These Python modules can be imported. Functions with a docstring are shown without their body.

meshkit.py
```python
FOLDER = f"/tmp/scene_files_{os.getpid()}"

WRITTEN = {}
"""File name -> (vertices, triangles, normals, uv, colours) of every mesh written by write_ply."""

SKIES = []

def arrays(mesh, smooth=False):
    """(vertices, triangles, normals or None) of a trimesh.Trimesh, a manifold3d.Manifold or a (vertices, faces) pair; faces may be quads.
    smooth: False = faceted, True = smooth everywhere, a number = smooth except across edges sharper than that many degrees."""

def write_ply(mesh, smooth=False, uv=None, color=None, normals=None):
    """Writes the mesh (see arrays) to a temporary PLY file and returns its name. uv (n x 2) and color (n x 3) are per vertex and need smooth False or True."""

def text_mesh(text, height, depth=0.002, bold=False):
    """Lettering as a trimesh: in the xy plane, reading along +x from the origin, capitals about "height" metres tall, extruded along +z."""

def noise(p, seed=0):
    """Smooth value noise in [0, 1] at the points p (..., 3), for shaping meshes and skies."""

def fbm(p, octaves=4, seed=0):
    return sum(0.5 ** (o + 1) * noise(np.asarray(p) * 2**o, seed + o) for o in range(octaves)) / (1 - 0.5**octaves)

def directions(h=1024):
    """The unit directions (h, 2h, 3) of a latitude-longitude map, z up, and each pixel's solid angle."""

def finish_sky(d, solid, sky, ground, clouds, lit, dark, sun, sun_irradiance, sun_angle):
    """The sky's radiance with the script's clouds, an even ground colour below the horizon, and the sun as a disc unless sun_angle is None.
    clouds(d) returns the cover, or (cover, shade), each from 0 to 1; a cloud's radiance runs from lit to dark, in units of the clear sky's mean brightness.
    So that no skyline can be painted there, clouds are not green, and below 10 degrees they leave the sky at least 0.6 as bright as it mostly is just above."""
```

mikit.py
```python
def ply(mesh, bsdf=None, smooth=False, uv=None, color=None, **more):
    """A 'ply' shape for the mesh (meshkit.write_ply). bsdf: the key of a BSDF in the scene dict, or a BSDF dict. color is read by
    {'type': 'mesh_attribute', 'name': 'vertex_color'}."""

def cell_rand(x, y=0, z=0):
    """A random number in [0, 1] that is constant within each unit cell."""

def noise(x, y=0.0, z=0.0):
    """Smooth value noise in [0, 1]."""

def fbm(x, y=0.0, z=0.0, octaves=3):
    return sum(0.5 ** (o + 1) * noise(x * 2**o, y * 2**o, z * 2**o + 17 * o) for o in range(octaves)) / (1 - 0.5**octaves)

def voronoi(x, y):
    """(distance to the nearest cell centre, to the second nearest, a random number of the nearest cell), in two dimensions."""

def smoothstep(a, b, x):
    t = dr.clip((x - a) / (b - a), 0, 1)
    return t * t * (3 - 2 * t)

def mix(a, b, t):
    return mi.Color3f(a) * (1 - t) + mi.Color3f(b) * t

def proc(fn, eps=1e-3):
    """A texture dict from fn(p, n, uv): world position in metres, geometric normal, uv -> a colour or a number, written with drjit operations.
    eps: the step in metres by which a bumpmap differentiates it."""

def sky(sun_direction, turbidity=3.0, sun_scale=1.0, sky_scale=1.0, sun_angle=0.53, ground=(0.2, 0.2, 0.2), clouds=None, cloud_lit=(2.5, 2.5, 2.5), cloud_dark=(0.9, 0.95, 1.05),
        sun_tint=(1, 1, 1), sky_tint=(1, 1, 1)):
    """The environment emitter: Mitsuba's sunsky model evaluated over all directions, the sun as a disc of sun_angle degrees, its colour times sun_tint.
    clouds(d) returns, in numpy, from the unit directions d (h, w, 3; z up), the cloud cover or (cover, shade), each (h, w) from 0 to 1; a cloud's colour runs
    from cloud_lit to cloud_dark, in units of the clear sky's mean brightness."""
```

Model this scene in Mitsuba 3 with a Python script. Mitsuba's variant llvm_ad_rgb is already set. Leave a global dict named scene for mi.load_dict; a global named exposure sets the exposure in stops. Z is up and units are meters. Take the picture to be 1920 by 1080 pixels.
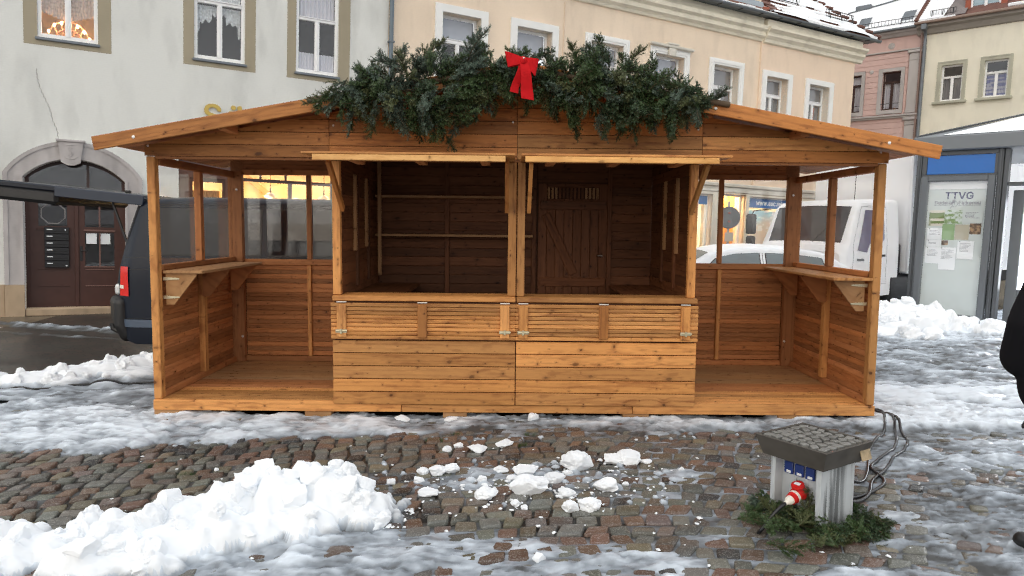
import math, random
import numpy as np, trimesh, drjit as dr, mitsuba as mi
import mikit, meshkit
from mikit import noise, fbm, voronoi, cell_rand, smoothstep, mix
from shapely.geometry import Polygon, box as sbox, Point
from shapely import union_all
import shapely.affinity as aff
import manifold3d as m3

scene, labels = {}, {}
rng = np.random.default_rng(7)
random.seed(7)
T = mi.ScalarTransform4f
exposure = 2.38

# ------------------------------------------------------------------ camera
def basis(pitch, yaw, roll):
    cy, sy, cp, sp = math.cos(yaw), math.sin(yaw), math.cos(pitch), math.sin(pitch)
    f = np.array([sy*cp, cy*cp, -sp]); r = np.array([cy, -sy, 0.0]); d = np.cross(f, r)
    c, s = math.cos(roll), math.sin(roll)
    return f, c*r - s*d, s*r + c*d
CAM = np.array([-0.0666, -5.8498, 1.6138])
fw, rt, dn = basis(0.0868, 0.0054, 0.0102)
scene['camera'] = {'type': 'perspective', 'fov': math.degrees(2*math.atan(960/1340)), 'fov_axis': 'x', 'near_clip': 0.05, 'far_clip': 900.0,
                   'to_world': T().look_at(origin=CAM.tolist(), target=(CAM+fw).tolist(), up=(-dn).tolist())}
# the square slopes: the hut stands on the plane z = 0, the houses stand plumb, 1.5 degrees off that plane
fg, rg, dg = basis(0.08241584, 0.0054, 0.03652987)
B = np.stack([rt, dn, fw], 1) @ np.stack([rg, dg, fg], 1).T

# ------------------------------------------------------------------ light
scene['sky_light'] = mikit.sky((-0.30, -0.85, 0.44), turbidity=4, sun_scale=0.16, sun_angle=70, clouds=lambda d: 1.0,
                               cloud_lit=(2.42, 2.5, 2.58), cloud_dark=(2.2, 2.3, 2.4), ground=(0.45, 0.45, 0.47))

# ------------------------------------------------------------------ helpers
def num(k):
    if k not in scene and k not in labels: return k
    i = 1
    while f'{k}_{i:03d}' in scene or f'{k}_{i:03d}' in labels: i += 1
    return f'{k}_{i:03d}'
_n = {}
def fresh(k):
    if k not in scene and k not in labels and k not in _n: _n[k] = 0; return k
    i = _n.get(k, 0)
    while True:
        i += 1
        kk = f'{k}_{i:03d}'
        if kk not in scene and kk not in labels: _n[k] = i; return kk
def thing(name, label, cat, group=None):
    k = fresh(name); labels[k] = {'label': label, 'category': cat}
    if group: labels[k]['group'] = group
    return k
def put(parent, name, mesh, bsdf, smooth=False, label=None, kind=None, **kw):
    k = fresh(f'{parent}__{name}' if parent else name)
    scene[k] = mikit.ply(mesh, bsdf, smooth, **kw)
    if label or kind:
        labels.setdefault(k, {})
        if label: labels[k]['label'] = label
        if kind: labels[k]['kind'] = kind
    return k
def solo(name, mesh, bsdf, label, cat, group=None, smooth=False, kind=None, **kw):
    k = fresh(name); scene[k] = mikit.ply(mesh, bsdf, smooth, **kw)
    labels[k] = {'label': label, 'category': cat}
    if group: labels[k]['group'] = group
    if kind: labels[k]['kind'] = kind
    return k
def struct(name, mesh, bsdf, kind='structure', smooth=False, **kw):
    k = fresh(name); scene[k] = mikit.ply(mesh, bsdf, smooth, **kw); labels[k] = {'kind': kind}
    return k
def cat(ms):
    V, F, n = [], [], 0
    for v, f in [(m.vertices, m.faces) if hasattr(m, 'vertices') else m for m in ms]:
        V.append(np.asarray(v, float)); F.append(np.asarray(f, int)+n); n += len(v)
    return np.vstack(V), np.vstack(F)
def mv(m, M):
    v, f = (m.vertices, m.faces) if hasattr(m, 'vertices') else m
    return np.asarray(v) @ np.asarray(M)[:3, :3].T + np.asarray(M)[:3, 3], np.asarray(f)
def R3(ax, deg):
    a = np.asarray(ax, float); a /= np.linalg.norm(a); t = math.radians(deg)
    K = np.array([[0, -a[2], a[1]], [a[2], 0, -a[0]], [-a[1], a[0], 0]])
    return np.eye(3)+math.sin(t)*K+(1-math.cos(t))*K@K
def M4(R=np.eye(3), t=(0, 0, 0)):
    M = np.eye(4); M[:3, :3] = R; M[:3, 3] = t; return M
def cbox(x0, x1, y0, y1, z0, z1, ch=0.0):
    """box with chamfered edges (quads as triangles)"""
    lo, hi = np.array([x0, y0, z0], float), np.array([x1, y1, z1], float)
    lo, hi = np.minimum(lo, hi), np.maximum(lo, hi)
    c, h = (lo+hi)/2, (hi-lo)/2
    ch = min(ch, h.min()*0.45)
    if ch <= 0:
        m = trimesh.creation.box(extents=2*h); return np.array(m.vertices)+c, np.array(m.faces)
    V, F = [], []
    idx = {}
    for sx in (-1, 1):
        for sy in (-1, 1):
            for sz in (-1, 1):
                for k in range(3):
                    p = np.array([sx, sy, sz])*(h-ch); p[k] = (sx, sy, sz)[k]*h[k]
                    idx[(sx, sy, sz, k)] = len(V); V.append(p+c)
    def quad(a, b, cc, d, out):
        p = [V[i] for i in (a, b, cc, d)]
        n = np.cross(p[1]-p[0], p[2]-p[0])
        if n@out < 0: a, b, cc, d = d, cc, b, a
        F.append([a, b, cc]); F.append([a, cc, d])
    for k in range(3):
        i, j = [(1, 2), (2, 0), (0, 1)][k]
        for s in (-1, 1):
            def key(si, sj, kk=k):
                t = [0, 0, 0]; t[k] = s; t[i] = si; t[j] = sj; return idx[(t[0], t[1], t[2], kk)]
            o = np.zeros(3); o[k] = s
            quad(key(-1, -1), key(1, -1), key(1, 1), key(-1, 1), o)
        for si in (-1, 1):
            for sj in (-1, 1):
                def key2(sk, kk):
                    t = [0, 0, 0]; t[k] = sk; t[i] = si; t[j] = sj; return idx[(t[0], t[1], t[2], kk)]
                o = np.zeros(3); o[i] = si; o[j] = sj
                quad(key2(-1, i), key2(1, i), key2(1, j), key2(-1, j), o)
    for sx in (-1, 1):
        for sy in (-1, 1):
            for sz in (-1, 1):
                a, b, cc = idx[(sx, sy, sz, 0)], idx[(sx, sy, sz, 1)], idx[(sx, sy, sz, 2)]
                n = np.cross(V[b]-V[a], V[cc]-V[a])
                F.append([a, b, cc] if n@np.array([sx, sy, sz]) > 0 else [a, cc, b])
    return np.array(V), np.array(F)
def tube(pts, r, n=8, cap=True):
    p = np.asarray(pts, float); r = np.broadcast_to(np.asarray(r, float), (len(p),))
    t = np.gradient(p, axis=0); t /= np.linalg.norm(t, axis=1, keepdims=True)+1e-12
    a = np.cross(t, np.where(np.abs(t[:, 2:]) < 0.9, [0, 0, 1.0], [1.0, 0, 0])); a /= np.linalg.norm(a, axis=1, keepdims=True)
    b = np.cross(t, a); an = np.arange(n)*2*np.pi/n
    v = p[:, None]+r[:, None, None]*(np.cos(an)[None, :, None]*a[:, None]+np.sin(an)[None, :, None]*b[:, None])
    F = []
    for i in range(len(p)-1):
        for j in range(n):
            q = [i*n+j, i*n+(j+1) % n, (i+1)*n+(j+1) % n, (i+1)*n+j]; F += [[q[0], q[1], q[2]], [q[0], q[2], q[3]]]
    v = v.reshape(-1, 3)
    if cap:
        m = len(v); v = np.vstack([v, p[:1], p[-1:]])
        for j in range(n): F += [[(j+1) % n, j, m], [(len(p)-1)*n+j, (len(p)-1)*n+(j+1) % n, m+1]]
    return v, np.array(F)
def spline(pts, n=40):
    from scipy.interpolate import CubicSpline
    p = np.asarray(pts, float); d = np.r_[0, np.cumsum(np.linalg.norm(np.diff(p, axis=0), axis=1))]
    return CubicSpline(d, p)(np.linspace(0, d[-1], n))
def ext(poly, h):
    """polygon in xy extruded along +z"""
    polys = getattr(poly, 'geoms', [poly])
    return cat([trimesh.creation.extrude_polygon(g, h, engine='earcut') for g in polys])
XZ = np.array([[1, 0, 0, 0], [0, 0, -1, 0], [0, 1, 0, 0], [0, 0, 0, 1.0]])   # (x, y, z) -> (x, -z, y)
def ext_xz(poly, y0, y1):
    v, f = ext(poly, abs(y1-y0)); v = v @ XZ[:3, :3].T; v[:, 1] += max(y0, y1); return v, f
def lathe(prof, n=24):
    prof = np.asarray(prof, float); an = np.arange(n)*2*np.pi/n
    v = np.stack([prof[:, None, 0]*np.cos(an), prof[:, None, 0]*np.sin(an), np.broadcast_to(prof[:, None, 1], (len(prof), n))], -1).reshape(-1, 3)
    F = []
    for i in range(len(prof)-1):
        for j in range(n):
            q = [i*n+j, i*n+(j+1) % n, (i+1)*n+(j+1) % n, (i+1)*n+j]; F += [[q[0], q[1], q[2]], [q[0], q[2], q[3]]]
    return v, np.array(F)
def ico(sub=2): m = trimesh.creation.icosphere(sub); return np.array(m.vertices), np.array(m.faces)
class Frame:
    """facade coordinates (s along the wall, o out towards the square, z up), plumb"""
    def __init__(s, O, ang):
        a = math.radians(ang); s.O = np.asarray(O, float); s.d = np.array([math.cos(a), math.sin(a), 0]); s.n = np.array([math.sin(a), -math.cos(a), 0])
    def pts(s, v):
        v = np.asarray(v, float); g = s.O+v[:, :1]*s.d+v[:, 1:2]*s.n+v[:, 2:3]*np.array([0, 0, 1.0])
        return CAM+(g-CAM)@B.T
    def __call__(s, m):
        v, f = (m.vertices, m.faces) if hasattr(m, 'vertices') else m
        return s.pts(v), np.asarray(f)[:, ::-1]
def bx(s0, s1, o0, o1, z0, z1, ch=0.0): return cbox(s0, s1, o0, o1, z0, z1, ch)
def wallpoly(poly, o0, o1):
    """polygon in (s, z), extruded from o0 to o1"""
    v, f = ext(poly, abs(o1-o0)); return np.stack([v[:, 0], min(o0, o1)+v[:, 2], v[:, 1]], 1), f[:, ::-1]

# ------------------------------------------------------------------ materials
def two(d): return {'type': 'twosided', 'bsdf': d}
def col(c): return {'type': 'rgb', 'value': list(c)} if isinstance(c, (tuple, list)) else c
def mat(name, c, rough=0.6, metal=0.0, spec=0.5, bump=None, bscale=1.0, **kw):
    d = {'type': 'principled', 'base_color': col(c), 'roughness': rough, 'metallic': metal, 'specular': spec, **kw}
    if bump is not None: d = {'type': 'bumpmap', 'tex': mikit.proc(bump, 2e-3), 'scale': bscale, 'bsdf': d}
    scene['m_'+name] = two(d); return 'm_'+name
def C3(c): return mi.Color3f(*c)

def wood_parts(uv):
    u, v = uv.x, uv.y
    k = dr.floor(v); w = v-k-0.5
    r = cell_rand(k, dr.floor(u/8.0), 3)
    knot, halo, w2 = mi.Float(0), mi.Float(0), w
    for sp, so, pr, s0 in ((0.33, 5, 0.52, 1.05), (0.125, 25, 0.50, 0.52)):     # large knots and pin knots
        uu = u+0.13*so
        cu = dr.floor(uu/sp)
        u0 = (cu+0.25+0.5*cell_rand(cu, k, so+1))*sp; v0 = (cell_rand(cu, k, so+2)-0.5)*0.10
        sz = s0*(0.35+1.15*cell_rand(cu, k, so+4)); el = 0.5+1.6*cell_rand(cu, k, so+3)
        wob = 0.006*(noise(u*70, w*90, k)-0.5)
        du, dw = uu-u0+wob+0.35*(w-v0)*(cell_rand(cu, k, so+6)-0.5), w-v0+wob
        d = dr.sqrt(dr.square(du/(0.011*sz*el))+dr.square(dw/(0.010*sz)))
        has = dr.select(cell_rand(cu, k, so) < pr, 1.0, 0.0)*(0.5+0.5*cell_rand(cu, k, so+7))
        w2 = w2+dw*dr.exp(-d*d/14)*1.2*has
        knot = dr.maximum(knot, (1-smoothstep(0.5, 1.25, d))*has); halo = dr.maximum(halo, (1-smoothstep(0.8, 3.4, d))*has)
    warp = fbm(u*1.1, w2*9.0, k*3.1)
    t = w2*80+warp*8+r*40
    ring = 0.5+0.5*dr.sin(t*2.2)
    fine = noise(u*11.0, w2*380.0, k)
    streak = fbm(u*1.0+r*30, w2*34.0, k)
    blot = fbm(u*8.0+r*17, w*34.0, k*1.7, 3)
    return r, ring, fine, knot, halo, streak, blot
def wood_fn(light, dark, vary=0.6):
    def fn(p, n, uv):
        r, ring, fine, knot, halo, streak, blot = wood_parts(uv)
        c = mix(light, dark, dr.clip(0.42*ring*ring*smoothstep(0.3, 0.75, streak)+0.22*fine+0.30*(streak-0.4)+0.40*(smoothstep(0.50, 0.74, blot)-0.2), 0, 1))
        c = mix(c, C3(light)*1.22, 0.5*smoothstep(0.40, 0.26, blot)*smoothstep(0.4, 0.6, fine))
        c = mix(c, C3(dark)*0.8, 0.5*halo)
        c = mix(c, C3(dark)*0.26, 0.92*knot)
        c = c*mix((1, 1, 1), (0.97, 0.90, 0.78), cell_rand(dr.floor(uv.y), 2.0, 8.0))
        return c*(1-vary/2+vary*r)*(0.92+0.16*noise(p.x*2.1, p.y*2.1, p.z*2.1))
    return fn
def wood_bump(p, n, uv):
    r, ring, fine, knot, halo, streak, blot = wood_parts(uv)
    return 0.0005*ring+0.0004*fine+0.001*knot
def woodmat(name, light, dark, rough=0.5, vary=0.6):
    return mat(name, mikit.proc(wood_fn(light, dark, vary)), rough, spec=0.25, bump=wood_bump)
WOOD = woodmat('wood', (0.58, 0.285, 0.100), (0.29, 0.108, 0.036))
WOODB = woodmat('wood_beam', (0.46, 0.195, 0.060), (0.22, 0.075, 0.022))       # fascia and gable: redder stain
WOODP = woodmat('wood_pale', (0.74, 0.43, 0.17), (0.55, 0.27, 0.09), 0.6, 0.15)
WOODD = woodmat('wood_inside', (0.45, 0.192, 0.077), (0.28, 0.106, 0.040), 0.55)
WOOD_SHADED = woodmat('wood_stall_shaded', (0.150, 0.058, 0.025), (0.085, 0.029, 0.013), 0.6)  # darkened copy of the hut wood: centre room shade put into the colour
PLY = woodmat('wood_grey', (0.40, 0.23, 0.115), (0.28, 0.14, 0.06), 0.6, 0.2)

def plaster(name, c, dirt=0.12, sc=1.0):
    def fn(p, n, uv):
        a = fbm(p.x*0.8*sc, p.y*0.8*sc, p.z*0.5*sc, 4); b = fbm(p.x*5, p.y*5, p.z*1.2, 3); g = noise(p.x*60, p.y*60, p.z*60)
        return C3(c)*(1-dirt*smoothstep(0.4, 0.75, a)-0.7*dirt*smoothstep(0.48, 0.75, b)-0.05*g-0.5*dirt*smoothstep(0.55, 0.8, fbm(p.x*2.2+p.y*1.7, 0.0, p.z*0.35, 4)))
    return mat(name, mikit.proc(fn), 0.9, spec=0.2, bump=lambda p, n, uv: 0.0018*fbm(p.x*45, p.y*45, p.z*45, 2))
WHITE_WALL = plaster('white_plaster', (0.69, 0.705, 0.68), 0.12)
PEACH_WALL = plaster('peach_plaster', (0.80, 0.67, 0.53), 0.09)
PEACH2 = plaster('peach_plaster_b', (0.78, 0.635, 0.50), 0.07)
CREAM_WALL = plaster('cream_plaster', (0.76, 0.735, 0.62), 0.08)
PINK_WALL = plaster('pink_plaster', (0.60, 0.435, 0.40), 0.07)
TAUPE = plaster('taupe_paint', (0.36, 0.32, 0.235), 0.08)
STONE = plaster('grey_stone', (0.47, 0.445, 0.44), 0.18, 3)
STONE_L = plaster('pale_stone', (0.62, 0.60, 0.54), 0.12, 2)
STONE_C = plaster('cream_cornice', (0.74, 0.70, 0.585), 0.15, 2)
STONE_T = plaster('tan_plinth', (0.42, 0.32, 0.22), 0.2, 3)
GREYTRIM = plaster('grey_trim', (0.45, 0.43, 0.42), 0.1, 2)
SAGE = plaster('sage_trim', (0.43, 0.43, 0.35), 0.1, 2)
TRIM_W = mat('white_trim', (0.74, 0.75, 0.74), 0.55)
FRAME_W = mat('white_frame', (0.78, 0.79, 0.80), 0.35)
FRAME_B = mat('brown_frame', (0.045, 0.022, 0.018), 0.4)
SHOPBROWN = mat('shop_brown', (0.095, 0.045, 0.034), 0.45)
ROOMDARK = mat('room_dark', (0.05, 0.05, 0.055), 0.9)
ROOMGREY = mat('room_grey', (0.16, 0.165, 0.18), 0.9)
BLIND = mat('blind', (0.34, 0.37, 0.43), 0.9)
ZINC = mat('zinc', mikit.proc(lambda p, n, uv: C3((0.15, 0.17, 0.19))*(0.75+0.5*fbm(p.x*6, p.y*6, p.z*6))), 0.45, 0.3)
SLATE_PIPE = mat('slate_pipe', (0.115, 0.15, 0.185), 0.4)
scene['m_glass'] = {'type': 'thindielectric', 'int_ior': 1.5}
GLASS = 'm_glass'
def lacefn(p, n, uv):
    return 0.42+0.5*smoothstep(0.45, 0.6, noise(uv.x*26, uv.y*26))
scene['m_lace'] = two({'type': 'principled', 'base_color': col((0.62, 0.64, 0.66)), 'roughness': 0.9})
def tex_noise(c, amt, sc): return mikit.proc(lambda p, n, uv: C3(c)*(1-amt+2*amt*fbm(p.x*sc, p.y*sc, p.z*sc)))
def snowfn(p, n, uv): return C3((0.80, 0.83, 0.86))*(0.90+0.14*fbm(p.x*7, p.y*7, p.z*7))
SNOW = mat('snow', mikit.proc(snowfn), 0.85, spec=0.25, bump=lambda p, n, uv: 0.009*fbm(p.x*30, p.y*30, p.z*30, 4))
VC = {'type': 'mesh_attribute', 'name': 'vertex_color'}
def slush_rough(p, n, uv): return 0.16+0.55*smoothstep(0.35, 0.62, fbm(p.x*3.5, p.y*5, 0.5, 3))
scene['m_slush'] = two({'type': 'bumpmap', 'tex': mikit.proc(lambda p, n, uv: 0.008*fbm(p.x*16, p.y*26, p.z*22, 4)+0.002*noise(p.x*160, p.y*160, p.z*90), 2e-3), 'scale': 1.0,
    'bsdf': {'type': 'principled', 'base_color': VC, 'roughness': mikit.proc(slush_rough), 'specular': 0.45}})
scene['m_heap'] = two({'type': 'bumpmap', 'tex': mikit.proc(lambda p, n, uv: 0.011*fbm(p.x*28, p.y*28, p.z*28, 4)+0.003*noise(p.x*150, p.y*150, p.z*150), 2e-3), 'scale': 1.0,
    'bsdf': {'type': 'principled', 'base_color': VC, 'roughness': 0.8, 'specular': 0.3}})
def speck(p, n, uv):
    return 0.30*smoothstep(0.55, 0.75, noise(p.x*210, p.y*210, p.z*210))+0.10*fbm(p.x*40, p.y*40, p.z*40)
def cob_bump(p, n, uv): return 0.005*fbm(p.x*48, p.y*48, p.z*48, 4)
scene['m_cobble'] = two({'type': 'bumpmap', 'tex': mikit.proc(cob_bump, 2e-3), 'scale': 1.0, 'bsdf': {'type': 'blendbsdf', 'weight': mikit.proc(speck),
    'a': {'type': 'principled', 'base_color': VC, 'roughness': mikit.proc(lambda p, n, uv: 0.16+0.42*fbm(p.x*9, p.y*9, p.z*9)), 'specular': 0.38},
    'b': {'type': 'principled', 'base_color': col((0.36, 0.355, 0.33)), 'roughness': 0.4, 'specular': 0.5}}})
def groundfn(p, n, uv):
    a = fbm(p.x*1.3, p.y*1.3, 0.0, 4); v1, v2, r = voronoi(p.x*8.5, p.y*8.5)
    st = mix((0.030, 0.027, 0.023), (0.036, 0.027, 0.023), smoothstep(0.4, 0.6, r))*(0.6+0.8*a)
    far = smoothstep(1.2, 2.0, p.y)
    return mix(C3((0.022, 0.020, 0.018))*(0.7+0.6*a), mix(st, C3((0.02, 0.02, 0.02)), smoothstep(0.10, 0.03, v2-v1)), far)
GROUND = mat('ground', mikit.proc(groundfn), mikit.proc(lambda p, n, uv: 0.25+0.4*fbm(p.x*2.2, p.y*2.2, 3.0)), bump=lambda p, n, uv: 0.006*fbm(p.x*12, p.y*12, 0, 3))
PAVE = mat('paving', tex_noise((0.085, 0.070, 0.052), 0.35, 2.5), 0.28, bump=lambda p, n, uv: 0.002*fbm(p.x*14, p.y*14, 0, 3))
BLACK = mat('black_plastic', (0.012, 0.012, 0.013), 0.45)
RUBBER = mat('rubber', (0.014, 0.014, 0.016), 0.28)
STEEL = mat('steel', (0.62, 0.62, 0.60), 0.35, 0.9)
BRASSY = mat('zinc_plated', (0.60, 0.56, 0.40), 0.4, 0.8)
BOLT = mat('bolt', (0.75, 0.75, 0.73), 0.4, 0.3)
GOLD = mat('gold_paint', (0.50, 0.36, 0.09), 0.4, 0.35)
RED_FELT = mat('red_felt', tex_noise((0.52, 0.008, 0.012), 0.12, 30), 0.85, spec=0.2, sheen=0.5)
DOOR_B = mat('door_brown', tex_noise((0.055, 0.019, 0.013), 0.15, 8), 0.4)
DOOR_E = mat('door_edge', (0.16, 0.085, 0.07), 0.4)
PAPER = mat('paper', (0.74, 0.77, 0.80), 0.8)
MAILBOX = mat('letterbox', (0.010, 0.010, 0.012), 0.4)
VANBLUE = mat('van_blue', (0.0085, 0.012, 0.021), 0.32, 0.0, spec=0.3)
TINT = mat('tinted_glass', (0.010, 0.012, 0.016), 0.08, spec=0.42)
CARWHITE = mat('car_white', (0.72, 0.75, 0.78), 0.3, clearcoat=1.0, clearcoat_gloss=0.95)
TRUCKWHITE = mat('truck_white', tex_noise((0.74, 0.75, 0.77), 0.06, 1.5), 0.4, clearcoat=0.5)
CARGLASS = mat('car_glass', (0.10, 0.13, 0.14), 0.05, spec=0.9)
TRUCKGLASS = mat('truck_glass', (0.045, 0.047, 0.055), 0.06, spec=0.7)
REDLAMP = mat('red_lamp', (0.62, 0.012, 0.008), 0.15, clearcoat=1.0)
CLEARLAMP = mat('clear_lamp', (0.65, 0.66, 0.66), 0.15, 0.2, clearcoat=1.0)
KGREY = mat('kiosk_grey', (0.17, 0.185, 0.20), 0.4, 0.2)
KDARK = mat('kiosk_dark', (0.085, 0.092, 0.10), 0.38, 0.3)
KBLUE = mat('kiosk_blue', (0.010, 0.13, 0.47), 0.25, clearcoat=0.6)
BOARD = mat('board_face', tex_noise((0.52, 0.575, 0.57), 0.05, 3), 0.35)
INKBLUE = mat('ink_navy', (0.035, 0.04, 0.12), 0.6)
INKGREY = mat('ink_grey', (0.22, 0.23, 0.27), 0.6)
SIGNBACK = mat('sign_back', (0.075, 0.078, 0.08), 0.5)
SIGNBLUE = mat('sign_blue', (0.03, 0.13, 0.38), 0.4)
LETTERW = mat('letter_white', (0.85, 0.87, 0.9), 0.5)
PEDGREY = mat('pedestal_grey', mikit.proc(lambda p, n, uv: C3((0.50, 0.535, 0.555))*(1-0.65*smoothstep(0.50, 0.72, fbm(p.x*30, p.y*30, p.z*1.3, 3))-0.15*fbm(p.x*8, p.y*8, p.z*8))), 0.5, spec=0.4)
PEDLID = mat('pedestal_lid', tex_noise((0.085, 0.078, 0.068), 0.35, 14), 0.5, 0.3, bump=lambda p, n, uv: 0.0012*fbm(p.x*70, p.y*70, p.z*70))
SOCKBLUE = mat('socket_blue', (0.014, 0.038, 0.19), 0.35)
SOCKRED = mat('socket_red', (0.58, 0.018, 0.015), 0.35)
SOCKWHITE = mat('socket_white', (0.72, 0.68, 0.60), 0.4)
NEEDLES = [mat('needle_blue', (0.090, 0.132, 0.100), 0.5), mat('needle_dark', (0.036, 0.066, 0.030), 0.5), mat('needle_green', (0.056, 0.098, 0.036), 0.5), mat('needle_olive', (0.088, 0.108, 0.044), 0.5)]
TWIG = mat('twig', (0.09, 0.06, 0.035), 0.8)
COAT = mat('coat_black', (0.006, 0.006, 0.008), 0.85, spec=0.2)
TROUSER = mat('trousers', (0.012, 0.012, 0.016), 0.9)
SKIN = mat('skin', (0.55, 0.33, 0.25), 0.5)
HAIR = mat('hair', (0.035, 0.025, 0.02), 0.6)
SHOE = mat('shoe', (0.01, 0.01, 0.01), 0.4)
TILERED = mat('roof_tile', tex_noise((0.13, 0.06, 0.045), 0.3, 6), 0.7)
IRON = mat('iron', (0.03, 0.03, 0.032), 0.5, 0.4)
BRICKRED = mat('brick_red', (0.30, 0.085, 0.05), 0.8)
ACRYL = 'm_acrylic'
scene[ACRYL] = {'type': 'thindielectric', 'int_ior': 1.49}
WARMWALL = mat('warm_wall', (0.80, 0.58, 0.33), 0.9)
ORANGEWALL = mat('orange_wall', (0.85, 0.42, 0.06), 0.9)
def lamp(rgb): return {'type': 'area', 'radiance': {'type': 'rgb', 'value': list(rgb)}}

# ------------------------------------------------------------------ wooden boards
def woodput(parent, name, mesh, bsdf, axis, across, label=None):
    v, f = (mesh.vertices, mesh.faces) if hasattr(mesh, 'vertices') else mesh
    v, f = np.asarray(v, float), np.asarray(f)
    axis, across = np.asarray(axis, float), np.asarray(across, float)
    axis /= np.linalg.norm(axis); across /= np.linalg.norm(across); third = np.cross(axis, across)
    c = (v.min(0)+v.max(0))/2
    p = v[f].reshape(-1, 3)-c
    k = int(rng.integers(0, 160)); m = int(rng.integers(0, 6))
    uv = np.stack([p@axis+8*m+4, p@across+0.37*p@third+k+0.5], 1)
    return put(parent, name, (v[f].reshape(-1, 3), np.arange(len(f)*3).reshape(-1, 3)), bsdf, False, label=label, uv=uv)
def bd(parent, name, x0, x1, y0, y1, z0, z1, bsdf=None, ch=0.004, axis=None, label=None):
    d = np.abs([x1-x0, y1-y0, z1-z0]); e = np.eye(3)
    order = np.argsort(-d); a = e[order[0]] if axis is None else e[axis]
    b = e[order[1]] if axis is None else e[[i for i in order if i != axis][0]]
    return woodput(parent, name, cbox(x0, x1, y0, y1, z0, z1, ch), bsdf or WOOD, a, b, label)
def beam(parent, name, p0, p1, W, Tk, side, bsdf=None, ch=0.004, label=None):
    """board from p0 to p1, W wide along 'side', Tk thick"""
    p0, p1 = np.asarray(p0, float), np.asarray(p1, float); a = p1-p0; L = np.linalg.norm(a); a /= L
    s = np.asarray(side, float); s -= a*(s@a); s /= np.linalg.norm(s); t = np.cross(a, s)
    v, f = cbox(-L/2, L/2, -W/2, W/2, -Tk/2, Tk/2, ch)
    return woodput(parent, name, (v@np.stack([a, s, t]) + (p0+p1)/2, f), bsdf or WOOD, a, s, label)

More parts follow.
